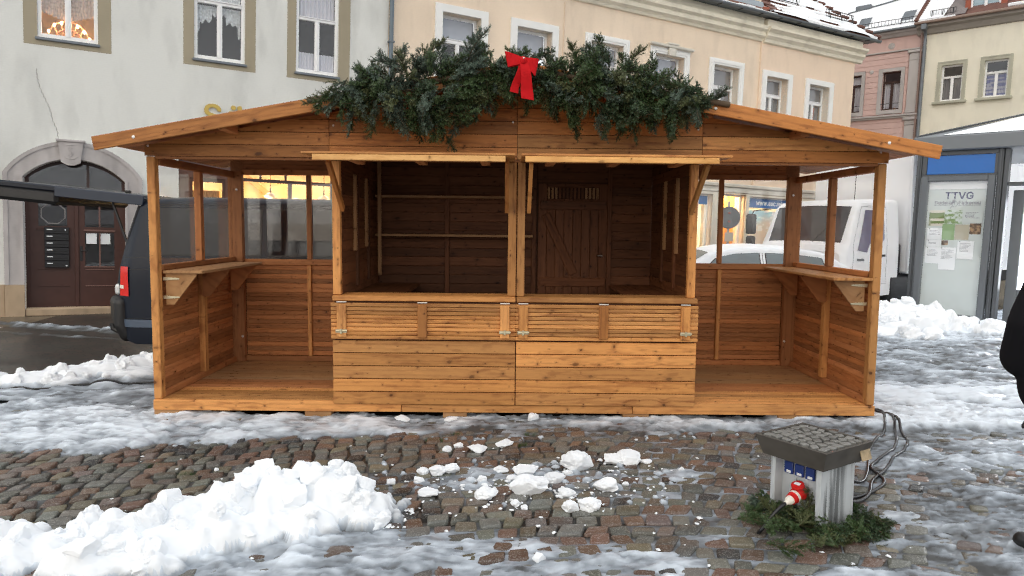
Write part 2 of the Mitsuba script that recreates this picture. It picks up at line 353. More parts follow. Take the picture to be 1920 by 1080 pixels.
# ================================================================== GROUND, COBBLES, SNOW
def grid_mesh(xs, ys, Z):
    X, Y = np.meshgrid(xs, ys); nx, ny = len(xs), len(ys)
    i = np.arange(nx*ny).reshape(ny, nx)
    q = np.stack([i[:-1, :-1], i[:-1, 1:], i[1:, 1:], i[1:, :-1]], -1).reshape(-1, 4)
    return np.stack([X, Y, Z], -1).reshape(-1, 3), q
struct('ground', (np.array([(-250, -60, -0.016), (250, -60, -0.016), (250, 400, -0.016), (-250, 400, -0.016)]), np.array([[0, 1, 2], [0, 2, 3]])), GROUND)

N2 = lambda x, y, sc, seed=0, oc=4: meshkit.fbm(np.stack([x*sc, y*sc, np.full_like(x, 3.7)], -1), oc, seed)
def sm(a, b, x): t = np.clip((x-a)/(b-a), 0, 1); return t*t*(3-2*t)
edge_x = [-6, -3.63, -3.05, -2.61, -2.06, -1.52, -0.93, -0.48, 0.0, 0.55, 1.31, 1.87, 2.4]
edge_y = [-1.0, -0.92, -0.93, -0.72, -0.60, -0.42, -0.44, -0.44, -0.54, -0.47, -0.36, -0.24, -0.2]
right_y = [-3.2, -2.6, -2.37, -2.03, -1.64, -1.05, -0.4, 0.2, 2.0]
right_x = [0.9, 1.33, 1.83, 2.10, 2.22, 2.42, 2.55, 2.9, 3.0]
PILE = [(-2.75, -2.55, .16, .09), (-2.55, -2.42, .17, .11), (-2.30, -2.50, .18, .09), (-2.12, -2.32, .16, .10), (-1.95, -2.36, .19, .14), (-1.76, -2.22, .19, .18), (-1.74, -2.45, .2, .13), (-1.55, -2.12, .19, .22), (-1.52, -2.35, .2, .15),
        (-1.42, -1.97, .16, .27), (-1.30, -2.08, .19, .26), (-1.20, -1.93, .15, .25), (-1.08, -2.02, .17, .25), (-1.00, -1.90, .13, .24), (-0.93, -2.02, .15, .22), (-1.12, -2.2, .17, .13), (-0.86, -2.08, .12, .13), (-1.34, -2.3, .16, .12), (-2.0, -2.58, .25, .11), (-2.5, -2.65, .25, .10), (-1.75, -2.6, .2, .08), (-3.0, -2.4, .25, .1), (-3.1, -2.7, .3, .14)]
HEAP_R = [(a_, b_, c_, d_*0.85) for a_, b_, c_, d_ in [(6.05, 6.1, .55, .34), (6.5, 5.9, .6, .42), (6.9, 5.75, .5, .36), (6.25, 5.3, .5, .2), (7.2, 5.3, .45, .18), (5.6, 5.9, .5, .2), (7.6, 5.0, .4, .12), (8.1, 4.7, .5, .10), (6.75, 6.4, .35, .48), (5.9, 5.0, .6, .10)]]
BANK_L = [(-5.6, .95, .3, .07), (-5.15, 1.05, .3, .08), (-4.85, 1.25, .28, .10), (-4.6, 1.5, .25, .12), (-4.35, 1.72, .24, .14), (-4.15, 1.95, .25, .15), (-3.95, 2.15, .25, .17), (-3.75, 2.3, .24, .2), (-3.5, 2.5, .26, .2), (-3.3, 2.6, .2, .18), (-4.5, 1.2, .25, .06), (-4.0, 1.6, .3, .07), (-3.5, 2.0, .3, .08)]
def domes(X, Y, Z, lst, seed, warp=0.35, sharp=0.55):
    wx = (N2(X, Y, 7.0, seed)-0.5); wy = (N2(X, Y, 7.0, seed+9)-0.5)
    x0, x1, y0, y1 = X.min(), X.max(), Y.min(), Y.max()
    for (cx, cy, r, h) in lst:
        if cx+r*1.6 < x0 or cx-r*1.6 > x1 or cy+r*1.6 < y0 or cy-r*1.6 > y1: continue
        ii = np.where((np.abs(X[0]-cx) < r*1.6))[0]; jj = np.where(np.abs(Y[:, 0]-cy) < r*1.6)[0]
        if len(ii) == 0 or len(jj) == 0: continue
        sl = np.s_[jj[0]:jj[-1]+1, ii[0]:ii[-1]+1]
        w = warp*r*2.4
        rr = np.hypot(X[sl]+w*wx[sl]-cx, Y[sl]+w*wy[sl]-cy)/r
        d = -0.01+(h+0.01)*np.power(np.clip(1-rr**2.2, 0, 1), sharp)
        Z[sl] = np.where(rr < 1, np.maximum(Z[sl], d), Z[sl])
    return Z
rd = np.random.default_rng(5)
chunks = []
for (cx, cy, r_, h) in PILE:         # clods heaped on the pile
    for k in range(15):
        a = rd.uniform(0, 6.28); q = r_*math.sqrt(rd.uniform(0, 1))*1.02; s = rd.uniform(0.025, 0.085)
        chunks.append((cx+q*math.cos(a), cy+q*math.sin(a), s, h*max(0, 1-(q/r_)**2)**0.5*0.9+s*rd.uniform(0.35, 0.9)))
for k in range(34):                   # right end of the pile, crumbling
    chunks.append((rd.normal(-0.76, 0.06), rd.normal(-1.98, 0.09), rd.uniform(0.015, 0.045), rd.uniform(0.015, 0.06)))
chunks_r = []
for (cx, cy, r_, h) in HEAP_R:
    for k in range(16):
        a = rd.uniform(0, 6.28); q = r_*math.sqrt(rd.uniform(0, 1)); s = rd.uniform(0.06, 0.17)
        chunks_r.append((cx+q*math.cos(a), cy+q*math.sin(a), s, h*max(0, 1-(q/r_)**2)**0.5*0.9+s*rd.uniform(0.3, 0.75)))
chunks_l = []
for (cx, cy, r_, h) in BANK_L:
    for k in range(9):
        a = rd.uniform(0, 6.28); q = r_*math.sqrt(rd.uniform(0, 1)); s = rd.uniform(0.03, 0.09)
        chunks_l.append((cx+q*math.cos(a), cy+q*math.sin(a), s, h*max(0, 1-(q/r_)**2)**0.5*0.8+s*rd.uniform(0.3, 0.8)))
MID = []                                # slushy patches with small clods in the middle
for k in range(95):
    cx, cy = rd.normal(0.12, 0.42), rd.normal(-1.42, 0.16); s = rd.uniform(0.012, 0.04)
    MID.append((cx, cy, s, s*rd.uniform(0.3, 0.7)))
for k in range(40):
    cx, cy = rd.uniform(-0.9, 1.0), rd.normal(-1.5, 0.25); s = rd.uniform(0.01, 0.025); MID.append((cx, cy, s, s*0.6))
for k in range(60): cx = rd.uniform(-2.9, 2.6); MID.append((cx, np.interp(cx, edge_x, edge_y)+rd.uniform(-0.12, 0.05), rd.uniform(0.01, 0.03), rd.uniform(0.01, 0.02)))
BAND = []
for k in range(110):
    cx = rd.uniform(-4.3, -0.9); e = np.interp(cx, edge_x, edge_y); cy = e+rd.uniform(0.02, 1.0)*(-0.02-e)
    s = rd.uniform(0.05, 0.17); BAND.append((cx, cy, s, rd.uniform(0.018, 0.055)))
for k in range(40):
    cx = rd.uniform(-0.9, 3.0); e = np.interp(cx, edge_x, edge_y); cy = rd.uniform(-0.22, 0.05); BAND.append((cx, cy, rd.uniform(0.04, 0.1), rd.uniform(0.015, 0.04)))
def snow_level(X, Y):
    """height of the snow and slush surface above the tops of the stones, and how clean it is (0..1)"""
    wx = X+0.22*(N2(X, Y, 1.7, 3)-0.5)*2; wy = Y+0.16*(N2(X, Y, 2.1, 4)-0.5)*2
    n1, n2, n3 = N2(X, Y, 3.2, 11), N2(X*0.6, Y*1.6, 5.0, 12), N2(X, Y, 18.0, 13, 3)
    Z = np.full(X.shape, -0.0165)+0.012*(n1-0.5)
    clean = np.full(X.shape, 0.45)
    e = np.interp(wx, edge_x, edge_y)
    # trampled snow in front of the hut
    m = sm(-0.10, 0.09, wy-e)*(1-sm(1.0, 1.8, Y))
    left = 1-sm(-1.35, -0.55, X); rightp = sm(0.9, 1.5, X)
    cb = sm(-0.42, -0.14, Y)*(1-left)*m; Z += cb*0.021; clean += cb*0.12
    Z += m*(0.012+0.026*left+0.013*rightp+0.05*(n2-0.46))
    clean += m*(0.42*left+0.2*rightp*sm(-0.35, -0.1, Y)-0.1)
    # far left: grey slush with bare tracks
    lf = sm(0.0, 0.5, Y)*(1-sm(-3.2, -2.9, X)); Z -= lf*0.018*sm(0.45, 0.6, n1)
    clean -= lf*0.28
    # icy sheet on the right
    rx = np.interp(wy, right_y, right_x)
    mr = sm(-0.28, 0.30, wx-rx)
    Z += mr*(0.0275+0.034*(n2-0.50)+0.02*(n1-0.5)); clean += mr*(0.30*(n1-0.5)-0.09)
    # slush along the bottom and in the middle
    mb = sm(-2.12, -2.42, wy+0.1*np.sin(wx*2.0))*sm(-2.0, -1.3, X)*(1-sm(0.7, 1.1, wx)); Z += mb*(0.021+0.035*(n2-0.47)); clean += mb*0.1
    mc = np.exp(-((wx-0.12)/0.78)**2-((wy+1.40)/0.30)**2); Z += mc*(0.022+0.05*(n1-0.5)); clean += mc*0.12
    mj = sm(0.35, 1.0, wx)*(1-sm(-0.6, -0.3, wy))*(1-mr); Z += mj*(0.0085+0.026*(n2-0.5)); clean += mj*0.25
    mp = np.exp(-((wx+1.35)/0.55)**2-((wy+2.42)/0.16)**2)*1.0; Z += mp*0.03; clean += mp*0.1
    # street behind: dark wet road with ridges of slush
    st = sm(1.6, 2.4, Y)*(1-sm(-2.0, -1.0, X)); Z -= st*0.01
    rid = st*(np.exp(-((Y-4.75+0.30*(X+6.5)-0.3*n1)/0.13)**2)*0.06+np.exp(-((Y-4.2+0.28*(X+6.5)-0.2*n1)/0.09)**2)*0.028); Z += rid*(0.6+0.9*n2); clean += rid*3.0-0.15*st
    fr = sm(2.0, 3.0, X)*sm(1.0, 2.0, Y); Z += fr*(0.006+0.03*(n2-0.45)+0.03*np.exp(-((Y-5.0+0.5*(X-7.5))/0.5)**2))
    dist = sm(3.6, 6.0, X)*sm(3.5, 5.5, Y)*(1-sm(9, 12, Y)); Z += dist*0.02; clean += 0.25*dist
    rg = 1-2*np.abs(N2(X*0.7, Y*1.25, 7.0, 15, 4)-0.5)
    Z += 0.011*(n3-0.5)+0.020*(N2(X*0.6, Y*1.2, 9.0, 14, 4)-0.5)+0.034*sm(-0.006, 0.012, Z)*(rg-0.78)+0.024*sm(0.0, 0.015, Z)*(N2(X*0.8, Y, 22.0, 16, 4)-0.5)
    pl1 = sm(0.49, 0.55, N2(X*0.75, Y*1.15, 4.2, 18, 4)); pl2 = sm(0.50, 0.55, N2(X*0.8, Y*1.1, 10.5, 19, 4)); mk = sm(-0.006, 0.010, Z)
    Z += mk*(0.014*(pl1-0.5)+0.010*(pl2-0.5)); clean += mk*(0.16*(pl1-0.5)+0.14*(pl2-0.5))
    return Z, clean
def snow_field(xs, ys, fine=True):
    X, Y = np.meshgrid(xs, ys)
    Z, clean = snow_level(X, Y)
    flat = Z.copy()
    Zb = domes(X, Y, Z.copy(), BAND, 31, 0.9, 0.45); Z = Z+(Zb-Z)*(0.35+1.1*np.clip(N2(X, Y*1.6, 9.0, 17, 4)-0.2, 0, 1))
    Z = domes(X, Y, Z, MID, 32, 0.5, 0.6)
    big = np.full(Z.shape, -0.05)
    for lst, sd, wv in ((PILE, 41, .35), (chunks, 42, .28), (HEAP_R, 43, .4), (chunks_r, 44, .3), (BANK_L, 45, .4), (chunks_l, 46, .3)): big = domes(X, Y, big, lst, sd, wv, 0.5)
    Z = np.maximum(Z, big)
    th = Z+0.004
    n = N2(X, Y, 4.5, 71, 5); n4 = N2(X*0.55, Y*1.5, 13.0, 72, 4); n5 = N2(X*0.6, Y*1.3, 34.0, 73, 3)
    c = clean*0.78+1.1*np.clip(th-0.012, 0, 0.05)+0.9*(n-0.5)+0.95*(n4-0.5)+0.75*(n5-0.5)
    c = c+sm(0.02, 0.07, th)*0.45+9*np.clip(Z-flat, 0, 0.04)
    c = c*(1-0.38*(big > 0.008)*(1-sm(0.01, 0.09, Z))*N2(X, Y, 9.0, 75, 3)*1.4)
    c = np.clip(c, 0.02, 1)*sm(-0.017, 0.004, Z)
    dirty, grey, white = np.array([0.060, 0.057, 0.053]), np.array([0.30, 0.322, 0.348]), np.array([0.79, 0.82, 0.85])
    t = c[..., None]
    C = np.where(t < 0.40, dirty+(grey-dirty)*(t/0.40), grey+(white-grey)*((t-0.40)/0.60))
    return X, Y, Z, C, big
def snow_pieces(xs, ys, regions):
    X, Y, Z, C, big = snow_field(xs, ys)
    v, q = grid_mesh(xs, ys, Z); Cf = C.reshape(-1, 3); zf = Z.reshape(-1); bf = big.reshape(-1)
    keep = zf[q].max(1) > -0.0155
    hutm = (np.abs(v[q].mean(1)[:, 0]) < 2.98) & (v[q].mean(1)[:, 1] > 0.06) & (v[q].mean(1)[:, 1] < 1.72)
    keep &= ~hutm
    high = (bf[q].min(1) >= zf[q].min(1)-1e-6) & (bf[q].min(1) > 0.012)
    cx, cy = v[q].mean(1)[:, 0], v[q].mean(1)[:, 1]
    out, used = {}, np.zeros(len(q), bool)
    for name, fn in regions.items():
        mk = keep & high & fn(cx, cy) & ~used
        used |= mk; out[name] = mk
    out['rest'] = keep & ~used
    res = {}
    for k, mk in out.items():
        if mk.sum() == 0: continue
        u, inv = np.unique(q[mk], return_inverse=True); f = inv.reshape(-1, 4)
        # keep the whole sheet's normals so that the pieces meet without a seam
        res[k] = (v[u], np.vstack([f[:, [0, 1, 2]], f[:, [0, 2, 3]]]), Cf[u])
    return res
near = snow_pieces(np.arange(-4.5, 4.7, 0.0125), np.arange(-3.25, 0.45, 0.0125), {'pile': lambda x, y: (x < -0.6) & (y < -1.7)})
mid = snow_pieces(np.arange(-9.5, 13.0, 0.036), np.arange(0.4375, 8.6, 0.036), {'bank': lambda x, y: (x < -3.0), 'heap': lambda x, y: x > 4.5})
def sput(key, m, bs, lab=None):
    if key.startswith('slush'): m = (m[0], m[1], m[2]*[0.84, 0.885, 0.93])
    scene[key] = mikit.ply((m[0], m[1]), bs, True, color=m[2]); labels[key] = lab
sput('slush', near['rest'], 'm_slush', {'kind': 'stuff', 'label': 'trampled grey and white slush lying on the wet cobbles'})
sput('slush_001', mid['rest'], 'm_slush', {'kind': 'stuff', 'label': 'grey slush and wheel tracks around and behind the hut'})
sput('snow_heap', near['pile'], 'm_heap', {'label': 'big heap of clean white shovelled snow on the cobbles nearest the camera', 'category': 'snow heap'})
sput('snow_heap_001', mid['bank'], 'm_heap', {'label': 'low bank of cleared snow running along the road beside the hut wall', 'category': 'snow heap'})
sput('snow_heap_002', mid['heap'], 'm_heap', {'label': 'rough heap of white snow in front of the grey notice board kiosk', 'category': 'snow heap'})

# ------------------------------------------------------------------ cobbles
def cobble_layout():
    out = []
    rows = np.arange(-60, 60)
    crv = lambda x: -0.135*(x-0.7)**2*(1/(1+0.04*(x-0.7)**2))
    rr = np.random.default_rng(11)
    for i in rows:
        x = -4.6+rr.uniform(0, 0.1)
        while x < 4.6:
            w = rr.uniform(0.092, 0.158)
            y = i*0.126+crv(x+w/2)+0.015*math.sin(x*5+i)
            sl = (crv(x+w)-crv(x))/w
            if -3.3 < y < 0.15:
                L = w*math.cos(math.atan(sl))
                out.append((x+w/2, y, w, sl))
            x += w*max(0.72, math.cos(math.atan(sl)))
    return np.array(out)
CL = cobble_layout()
NC = len(CL); rc = np.random.default_rng(12)
th = np.arctan(CL[:, 3]); ct, st_ = np.cos(th), np.sin(th)
hw = CL[:, 2]*np.maximum(0.72, ct)/2-0.0035; hh = 0.126*np.maximum(0.70, ct)/2-0.0035
base = np.array([[-1, -.78], [-.80, -1], [.80, -1], [1, -.78], [1, .78], [.80, 1], [-.80, 1], [-1, .78]])
P8 = base[None]*np.stack([hw, hh], -1)[:, None]*(1+rc.uniform(-0.17, 0.06, (NC, 8, 1)))
P8[:, :, 0] += P8[:, :, 1]*(0.22+0.15*rc.normal(0, 1, (NC, 1)))
P8 = np.stack([ct[:, None]*P8[..., 0]-st_[:, None]*P8[..., 1], st_[:, None]*P8[..., 0]+ct[:, None]*P8[..., 1]], -1)
ctr = CL[:, None, :2]
h0 = rc.normal(0, 0.0045, NC); tilt = rc.normal(0, 0.05, (NC, 1, 2))
def ringz(sc, dz): q = P8*sc; return np.concatenate([q+ctr, (h0[:, None]+dz+np.sum(q*tilt, -1))[..., None]], -1)
cen = np.concatenate([ctr, (h0[:, None]+0.004)[..., None]], -1)
VV = np.concatenate([cen, ringz(0.55, 0.003), ringz(0.92, 0.001), ringz(1.0, -0.007), ringz(1.03, -0.035)], 1)   # NC x 33 x 3
FF = []
for j in range(8):
    k = (j+1) % 8; FF.append([0, 1+j, 1+k])
    for ring in range(3):
        a, b = 1+8*ring, 9+8*ring; FF += [[a+j, b+j, b+k], [a+j, b+k, a+k]]
FF = np.array(FF)
kinds = rc.choice(5, NC, p=[0.47, 0.27, 0.06, 0.10, 0.10])
tones = np.array([(0.098, 0.098, 0.086), (0.108, 0.062, 0.043), (0.017, 0.017, 0.019), (0.115, 0.098, 0.066), (0.100, 0.076, 0.066)])
cc = tones[kinds]*rc.uniform(0.55, 1.35, (NC, 1))*rc.uniform(0.94, 1.06, (NC, 3))
lv, _ = snow_level(CL[:, 0].reshape(1, -1), CL[:, 1].reshape(1, -1)); lv = lv[0]
# in view of the camera, and not under snow
rel = np.concatenate([CL[:, :2], np.zeros((NC, 1))], 1)-CAM; zc = rel@fw; uu, vv_ = rel@rt/zc, rel@dn/zc
inview = (np.abs(uu) < 0.70) & (np.abs(vv_) < 0.395) & (lv < h0+0.001)
inpile = np.zeros(NC, bool)
for (px_, py_, r_, h_) in PILE: inpile |= np.hypot(CL[:, 0]-px_, CL[:, 1]-py_) < r_*0.9
order = np.argsort(np.where(inview & ~inpile, zc, 99))[:300]
single = set(order.tolist())
for i in order:
    put('ground', 'cobble', (VV[i], FF), 'm_cobble', True, color=np.repeat(cc[i][None], 33, 0))
rest = np.array([i for i in range(NC) if i not in single and not (CL[i, 1] > 0.1)])
struct_v = VV[rest].reshape(-1, 3); struct_f = (FF[None]+33*np.arange(len(rest))[:, None, None]).reshape(-1, 3)
k_ = put('ground', 'cobbles', (struct_v, struct_f), 'm_cobble', True, color=np.repeat(cc[rest], 33, 0), kind='stuff')

# ------------------------------------------------------------------ loose lumps
def lump_mesh(seed, sub=4):
    v, f = ico(sub); q = v*1.0
    d = 0.60*(meshkit.fbm(q*1.4+seed*7.1, 3, seed)-0.5)+0.22*(meshkit.fbm(q*3.6+seed, 4, seed+3)-0.5)
    v = v*(1+d*1.5)[:, None]
    # broken facets
    r = np.random.default_rng(seed)
    for k in range(5):
        nn = r.normal(size=3); nn /= np.linalg.norm(nn); o = r.uniform(0.55, 0.8); s = v@nn-o; v = v-np.clip(s, 0, None)[:, None]*nn*0.85
    return v, f
LUMPS = [lump_mesh(i) for i in range(8)]
LP = [mikit.ply(m, SNOW, True) for m in LUMPS]
def clods(H, lst, ch, k, smin, smax, seed):
    r = np.random.default_rng(seed)
    for i in range(k):
        (cx, cy, s, h) = ch[int(r.integers(0, len(ch)))]
        w = r.uniform(smin, smax)
        kk = fresh(f'{H}__clod'); M = M4(R3(r.normal(size=3), r.uniform(0, 360))@np.diag([w, w*r.uniform(.7, 1.1), w*r.uniform(.55, .95)]), (cx, cy, max(0.0, h-w*0.25)))
        scene[kk] = {**LP[int(r.integers(0, 8))], 'to_world': T(M.tolist())}
clods('snow_heap', PILE, chunks, 120, 0.03, 0.085, 61); clods('snow_heap_001', BANK_L, chunks_l, 60, 0.04, 0.10, 62); clods('snow_heap_002', HEAP_R, chunks_r, 90, 0.07, 0.19, 63)
lumps = [(0.07,-1.32,.076,.101),(0.41,-1.19,.096,.153),(0.67,-1.07,.062,.078),(0.77,-1.07,.08,.118),(0.24,-1.46,.074,.092),(0.07,-1.64,.11,.141),(0.55,-1.57,.077,.102),(-0.2,-1.71,.071,.08),(0.41,-1.88,.059,.107),(0.3,-1.91,.041,.082),(0.09,-2.53,.032,.054),(-0.49,-0.85,.03,.052),(-0.42,-0.75,.034,.046),(-0.28,-0.83,.066,.052),(-0.09,-0.71,.058,.058),(-0.43,-1.28,.051,.075),(-0.52,-1.31,.051,.085),(-0.61,-1.33,.04,.061),(-0.78,-1.51,.029,.045),(-0.62,-1.46,.039,.046),(-0.53,-1.67,.062,.05),(-0.22,-1.47,.029,.059),(-0.01,-1.84,.03,.054),(0.04,-1.89,.021,.035),(0.29,-1.68,.047,.075),(0.68,-1.5,.019,.032),(1.09,-1.24,.021,.041),(-1.96,-1.29,.017,.027),(-2.13,-2.1,.031,.045),(0.15,-0.06,.052,.099),(-0.92,-0.07,.056,.067),(-0.52,-0.07,.067,.053),(0.11,-2.13,.012,.019),(-0.78,-1.8,.045,.06),(-4.36,1.61,.085,.165),(-4.23,1.99,.058,.149),(0.89,-1.07,.036,.043),(0.33,-1.33,.034,.047),(-0.1,-1.27,.044,.055),(-0.03,-1.42,.036,.046)]
special = {5: 'widest lump of broken snow in the middle of the wet cobbles', 1: 'tall rough lump of snow at the top of the scattered snow patch', 3: 'rounded white lump of snow farthest from the camera among the scattered lumps',
           6: 'smooth rounded lump of snow lying alone between scattered patch and power pedestal', 7: 'flat oval lump of snow on the slush patch, towards the big snow heap', 8: 'pointed white lump of snow nearest the camera below the scattered patch', 10: 'single small lump of snow in the grey slush at the bottom edge', 29: 'round lump of snow leaning against the base of the hut front',
           34: 'large round ball of snow on the snow bank beside the hut', 30: 'low lump of snow against the hut base below the hatch nearer the van', 31: 'flat lump of snow at the hut base just beside the middle joint'}
rl = np.random.default_rng(9)
for i, (x, y, w, h) in enumerate(lumps):
    k = fresh('snow_lump')
    M = M4(np.diag([w*1.05, w*rl.uniform(0.8, 1.1), h*0.50])@R3((0, 0, 1), rl.uniform(0, 360)), (x, y, h*0.28))
    scene[k] = {**LP[i % 8], 'to_world': T(M.tolist())}
    labels[k] = {'label': special.get(i, 'small white clod of snow lying loose on the cobbles in front of the hut'), 'category': 'snow lump', 'group': 'lumps of snow scattered before the hut'}
cr = []
i1v, i1f = ico(1)
for k in range(520):
    x, y = (rl.normal(0.12, 0.42), rl.normal(-1.5, 0.24)) if k < 260 else (rl.normal(-0.85, 0.17), rl.normal(-1.97, 0.13)) if k < 420 else (rl.uniform(-2.6, 2.0), rl.uniform(-2.6, -0.5))
    s = rl.uniform(0.003, 0.010)*(1.5 if rl.random() < 0.12 else 1)
    v = i1v*(1+rl.uniform(-0.45, 0.25, (len(i1v), 1)))*[s*rl.uniform(0.8, 1.9), s*rl.uniform(0.8, 1.6), s*rl.uniform(0.4, 0.8)]
    cr.append((v@R3((0, 0, 1), rl.uniform(0, 360)).T+[x, y, 0.003+s*0.3], i1f))
struct('snow_crumbs', cat(cr), SNOW, 'stuff')
# tufts of grass and moss between the stones
GRASS = mat('grass', (0.045, 0.085, 0.022), 0.7)
for (x, y, s) in ((-0.609, -0.582, .07), (-0.462, -0.43, .04), (-2.425, -1.204, .075), (0.119, -0.422, .05), (-2.12, -1.371, .05), (0.052, -0.695, .035)):
    Q = []
    for k in range(150):
        a, q = rl.uniform(0, 6.28), s*math.sqrt(rl.uniform()); b = np.array([x+q*math.cos(a), y+q*math.sin(a)*0.6, -0.012]); L = rl.uniform(0.02, 0.045)
        d = np.array([rl.normal(0, .5), rl.normal(0, .5), 1.0]); d /= np.linalg.norm(d); sd = np.array([math.cos(a), math.sin(a), 0])*0.0012
        Q.append([b-sd, b+sd, b+d*L])
    Q = np.array(Q); f = np.arange(len(Q)*3).reshape(-1, 3)
    solo('grass_tuft', (Q.reshape(-1, 3), f), GRASS, 'small green tuft of grass growing in a joint between cobbles', 'grass tuft', 'grass tufts between the cobbles')

# ================================================================== HOUSES
def glasspane(F, s0, s1, z0, z1, o): return F((np.array([(s0, o, z0), (s1, o, z0), (s1, o, z1), (s0, o, z1)]), np.array([[0, 1, 2], [0, 2, 3]])))
def curtain_mesh(F, s0, s1, ztop, zfun, o, amp=0.012, wl=0.09, n=60):
    s = np.linspace(s0, s1, n); rowsn = 6
    V = []
    for j in range(rowsn):
        t = j/(rowsn-1); V.append(np.stack([s, o+amp*np.sin(s*2*np.pi/wl+0.6*np.sin(s*7)), ztop+(np.array([zfun(x) for x in s])-ztop)*t], 1))
    i = np.arange(rowsn*n).reshape(rowsn, n); q = np.stack([i[:-1, :-1], i[:-1, 1:], i[1:, 1:], i[1:, :-1]], -1).reshape(-1, 4)
    f = np.vstack([q[:, [0, 1, 2]], q[:, [0, 2, 3]]])
    return F((np.vstack(V), f))
def window(F, H, s0, s1, z0, z1, reveal=0.12, fm=FRAME_W, transom=None, mull=True, fwid=0.06, sill=None, sill_m=None, back=ROOMGREY, blind=None, lower_blind=None, rail=0.07, name='window'):
    """casement window set back in its opening: frame, panes, sill"""
    w = fresh(f'{H}__{name}')
    labels_ok = w
    o = -reveal
    P = [bx(s0, s0+fwid, o-0.06, o, z0, z1, .006), bx(s1-fwid, s1, o-0.06, o, z0, z1, .006), bx(s0+fwid, s1-fwid, o-0.06, o, z1-fwid, z1, .006), bx(s0+fwid, s1-fwid, o-0.06, o, z0, z0+fwid*1.3, .006)]
    sm_ = (s0+s1)/2; panes = []
    zt = transom if transom else z1-fwid
    if transom:
        P.append(bx(s0+fwid, s1-fwid, o-0.055, o+0.012, transom-rail/2, transom+rail/2, .008))
        P.append(bx(s0+fwid, s1-fwid, o-0.05, o+0.03, transom+rail/2-0.018, transom+rail/2, .004))
        panes.append((s0+fwid, s1-fwid, transom+rail/2, z1-fwid))
        zt = transom-rail/2
    if mull:
        P.append(bx(sm_-0.045, sm_+0.045, o-0.055, o+0.008, z0+fwid, zt, .008)); P.append(bx(sm_-0.012, sm_+0.012, o+0.006, o+0.02, z0+fwid, zt, .003))
        panes += [(s0+fwid, sm_-0.045, z0+fwid*1.3, zt), (sm_+0.045, s1-fwid, z0+fwid*1.3, zt)]
    else: panes.append((s0+fwid, s1-fwid, z0+fwid*1.3, zt))
    scene[w] = mikit.ply(F(cat(P)), fm, False)
    for a, b, c, d in panes: put(w, 'pane', glasspane(F, a, b, c, d, o-0.03), GLASS)
    put(w, 'room', F(wallpoly(Polygon([(s0-.3, z0-.3), (s1+.3, z0-.3), (s1+.3, z1+.2), (s0-.3, z1+.2)]), o-0.9, o-0.92)), back)
    if blind is not None: put(w, 'blind', glasspane(F, s0+fwid, s1-fwid, (transom or z0), z1-fwid, o-0.075), blind)
    if lower_blind is not None: put(w, 'curtain', curtain_mesh(F, s0+fwid, s1-fwid, zt, lambda x: z0+fwid, o-0.10), lower_blind)
    if sill: put(w, 'sill', F(cat([bx(s0-0.03, s1+0.03, -reveal+0.002, sill, z0-0.05, z0-0.004, .006)])), sill_m or ZINC)
    return w
def opening_lining(F, s0, s1, z0, z1, depth): return []

A_O = np.array([-7.71600777, 6.58419316, -0.04841154])
FA = Frame(A_O, 28.6)
# ------------------------------------------------------------------ white house
WH = thing('white_house', 'white rendered corner house with grey stone arched doorway and taupe window surrounds', 'house')
arch = [(-0.64, -0.15)]
acx, arr = 0.115, None
def arc_pts(w, spring, crown, n=28):
    h = crown-spring; R = (w*w+h*h)/(2*h); cz = crown-R; a0 = math.asin(min(1, w/R))
    return [(acx+R*math.sin(a), cz+R*math.cos(a)) for a in np.linspace(-a0, a0, n)]
inner = [(acx-0.755, -0.3)]+arc_pts(0.755, 2.24, 2.58)+[(acx+0.755, -0.3)]
outer = [(acx-1.03, -0.3)]+arc_pts(1.03, 2.30, 2.88)+[(acx+1.03, -0.3)]
W_WIN = [(-0.40, 0.48), (2.00, 2.88), (3.82, 4.65), (-2.25, -1.4), (-4.2, -3.35)]
W_SUR = [(-0.59, 0.68), (1.82, 3.07), (3.65, 4.88), (-2.44, -1.2), (-4.4, -3.15)]
wall = sbox(-8, -0.6, 5.68, 8.6)
holes = [Polygon(inner), sbox(1.93, 0.15, 2.55, 2.40), sbox(2.72, 0.55, 4.62, 2.66), sbox(4.82, 0.55, 5.5, 2.66)]+[sbox(a, 4.57, b, 6.35) for a, b in W_WIN]
shopf = sbox(1.74, -0.6, 5.68, 2.83)
wk = put(WH, 'wall', FA(wallpoly(wall.difference(union_all(holes+[shopf])), -0.35, 0.0)), WHITE_WALL)
put(WH, 'side_wall', FA(bx(-8.0, -7.7, -9, -0.351, -0.6, 8.6)), WHITE_WALL)
put(WH, 'rear_wall', FA(bx(-7.7, 5.68, -9, -8.7, -0.6, 8.6)), WHITE_WALL)
put(WH, 'roof', FA((np.array([(-8.1, .35, 8.6), (5.68, .35, 8.6), (5.68, -4.5, 13.2), (-8.1, -4.5, 13.2), (5.68, -9, 8.6), (-8.1, -9, 8.6), (-8.1, .35, 8.45), (5.68, .35, 8.45)]), np.array([[0, 1, 2], [0, 2, 3], [3, 2, 4], [3, 4, 5], [6, 7, 1], [6, 1, 0], [1, 4, 2], [0, 3, 5]]))), SNOW)
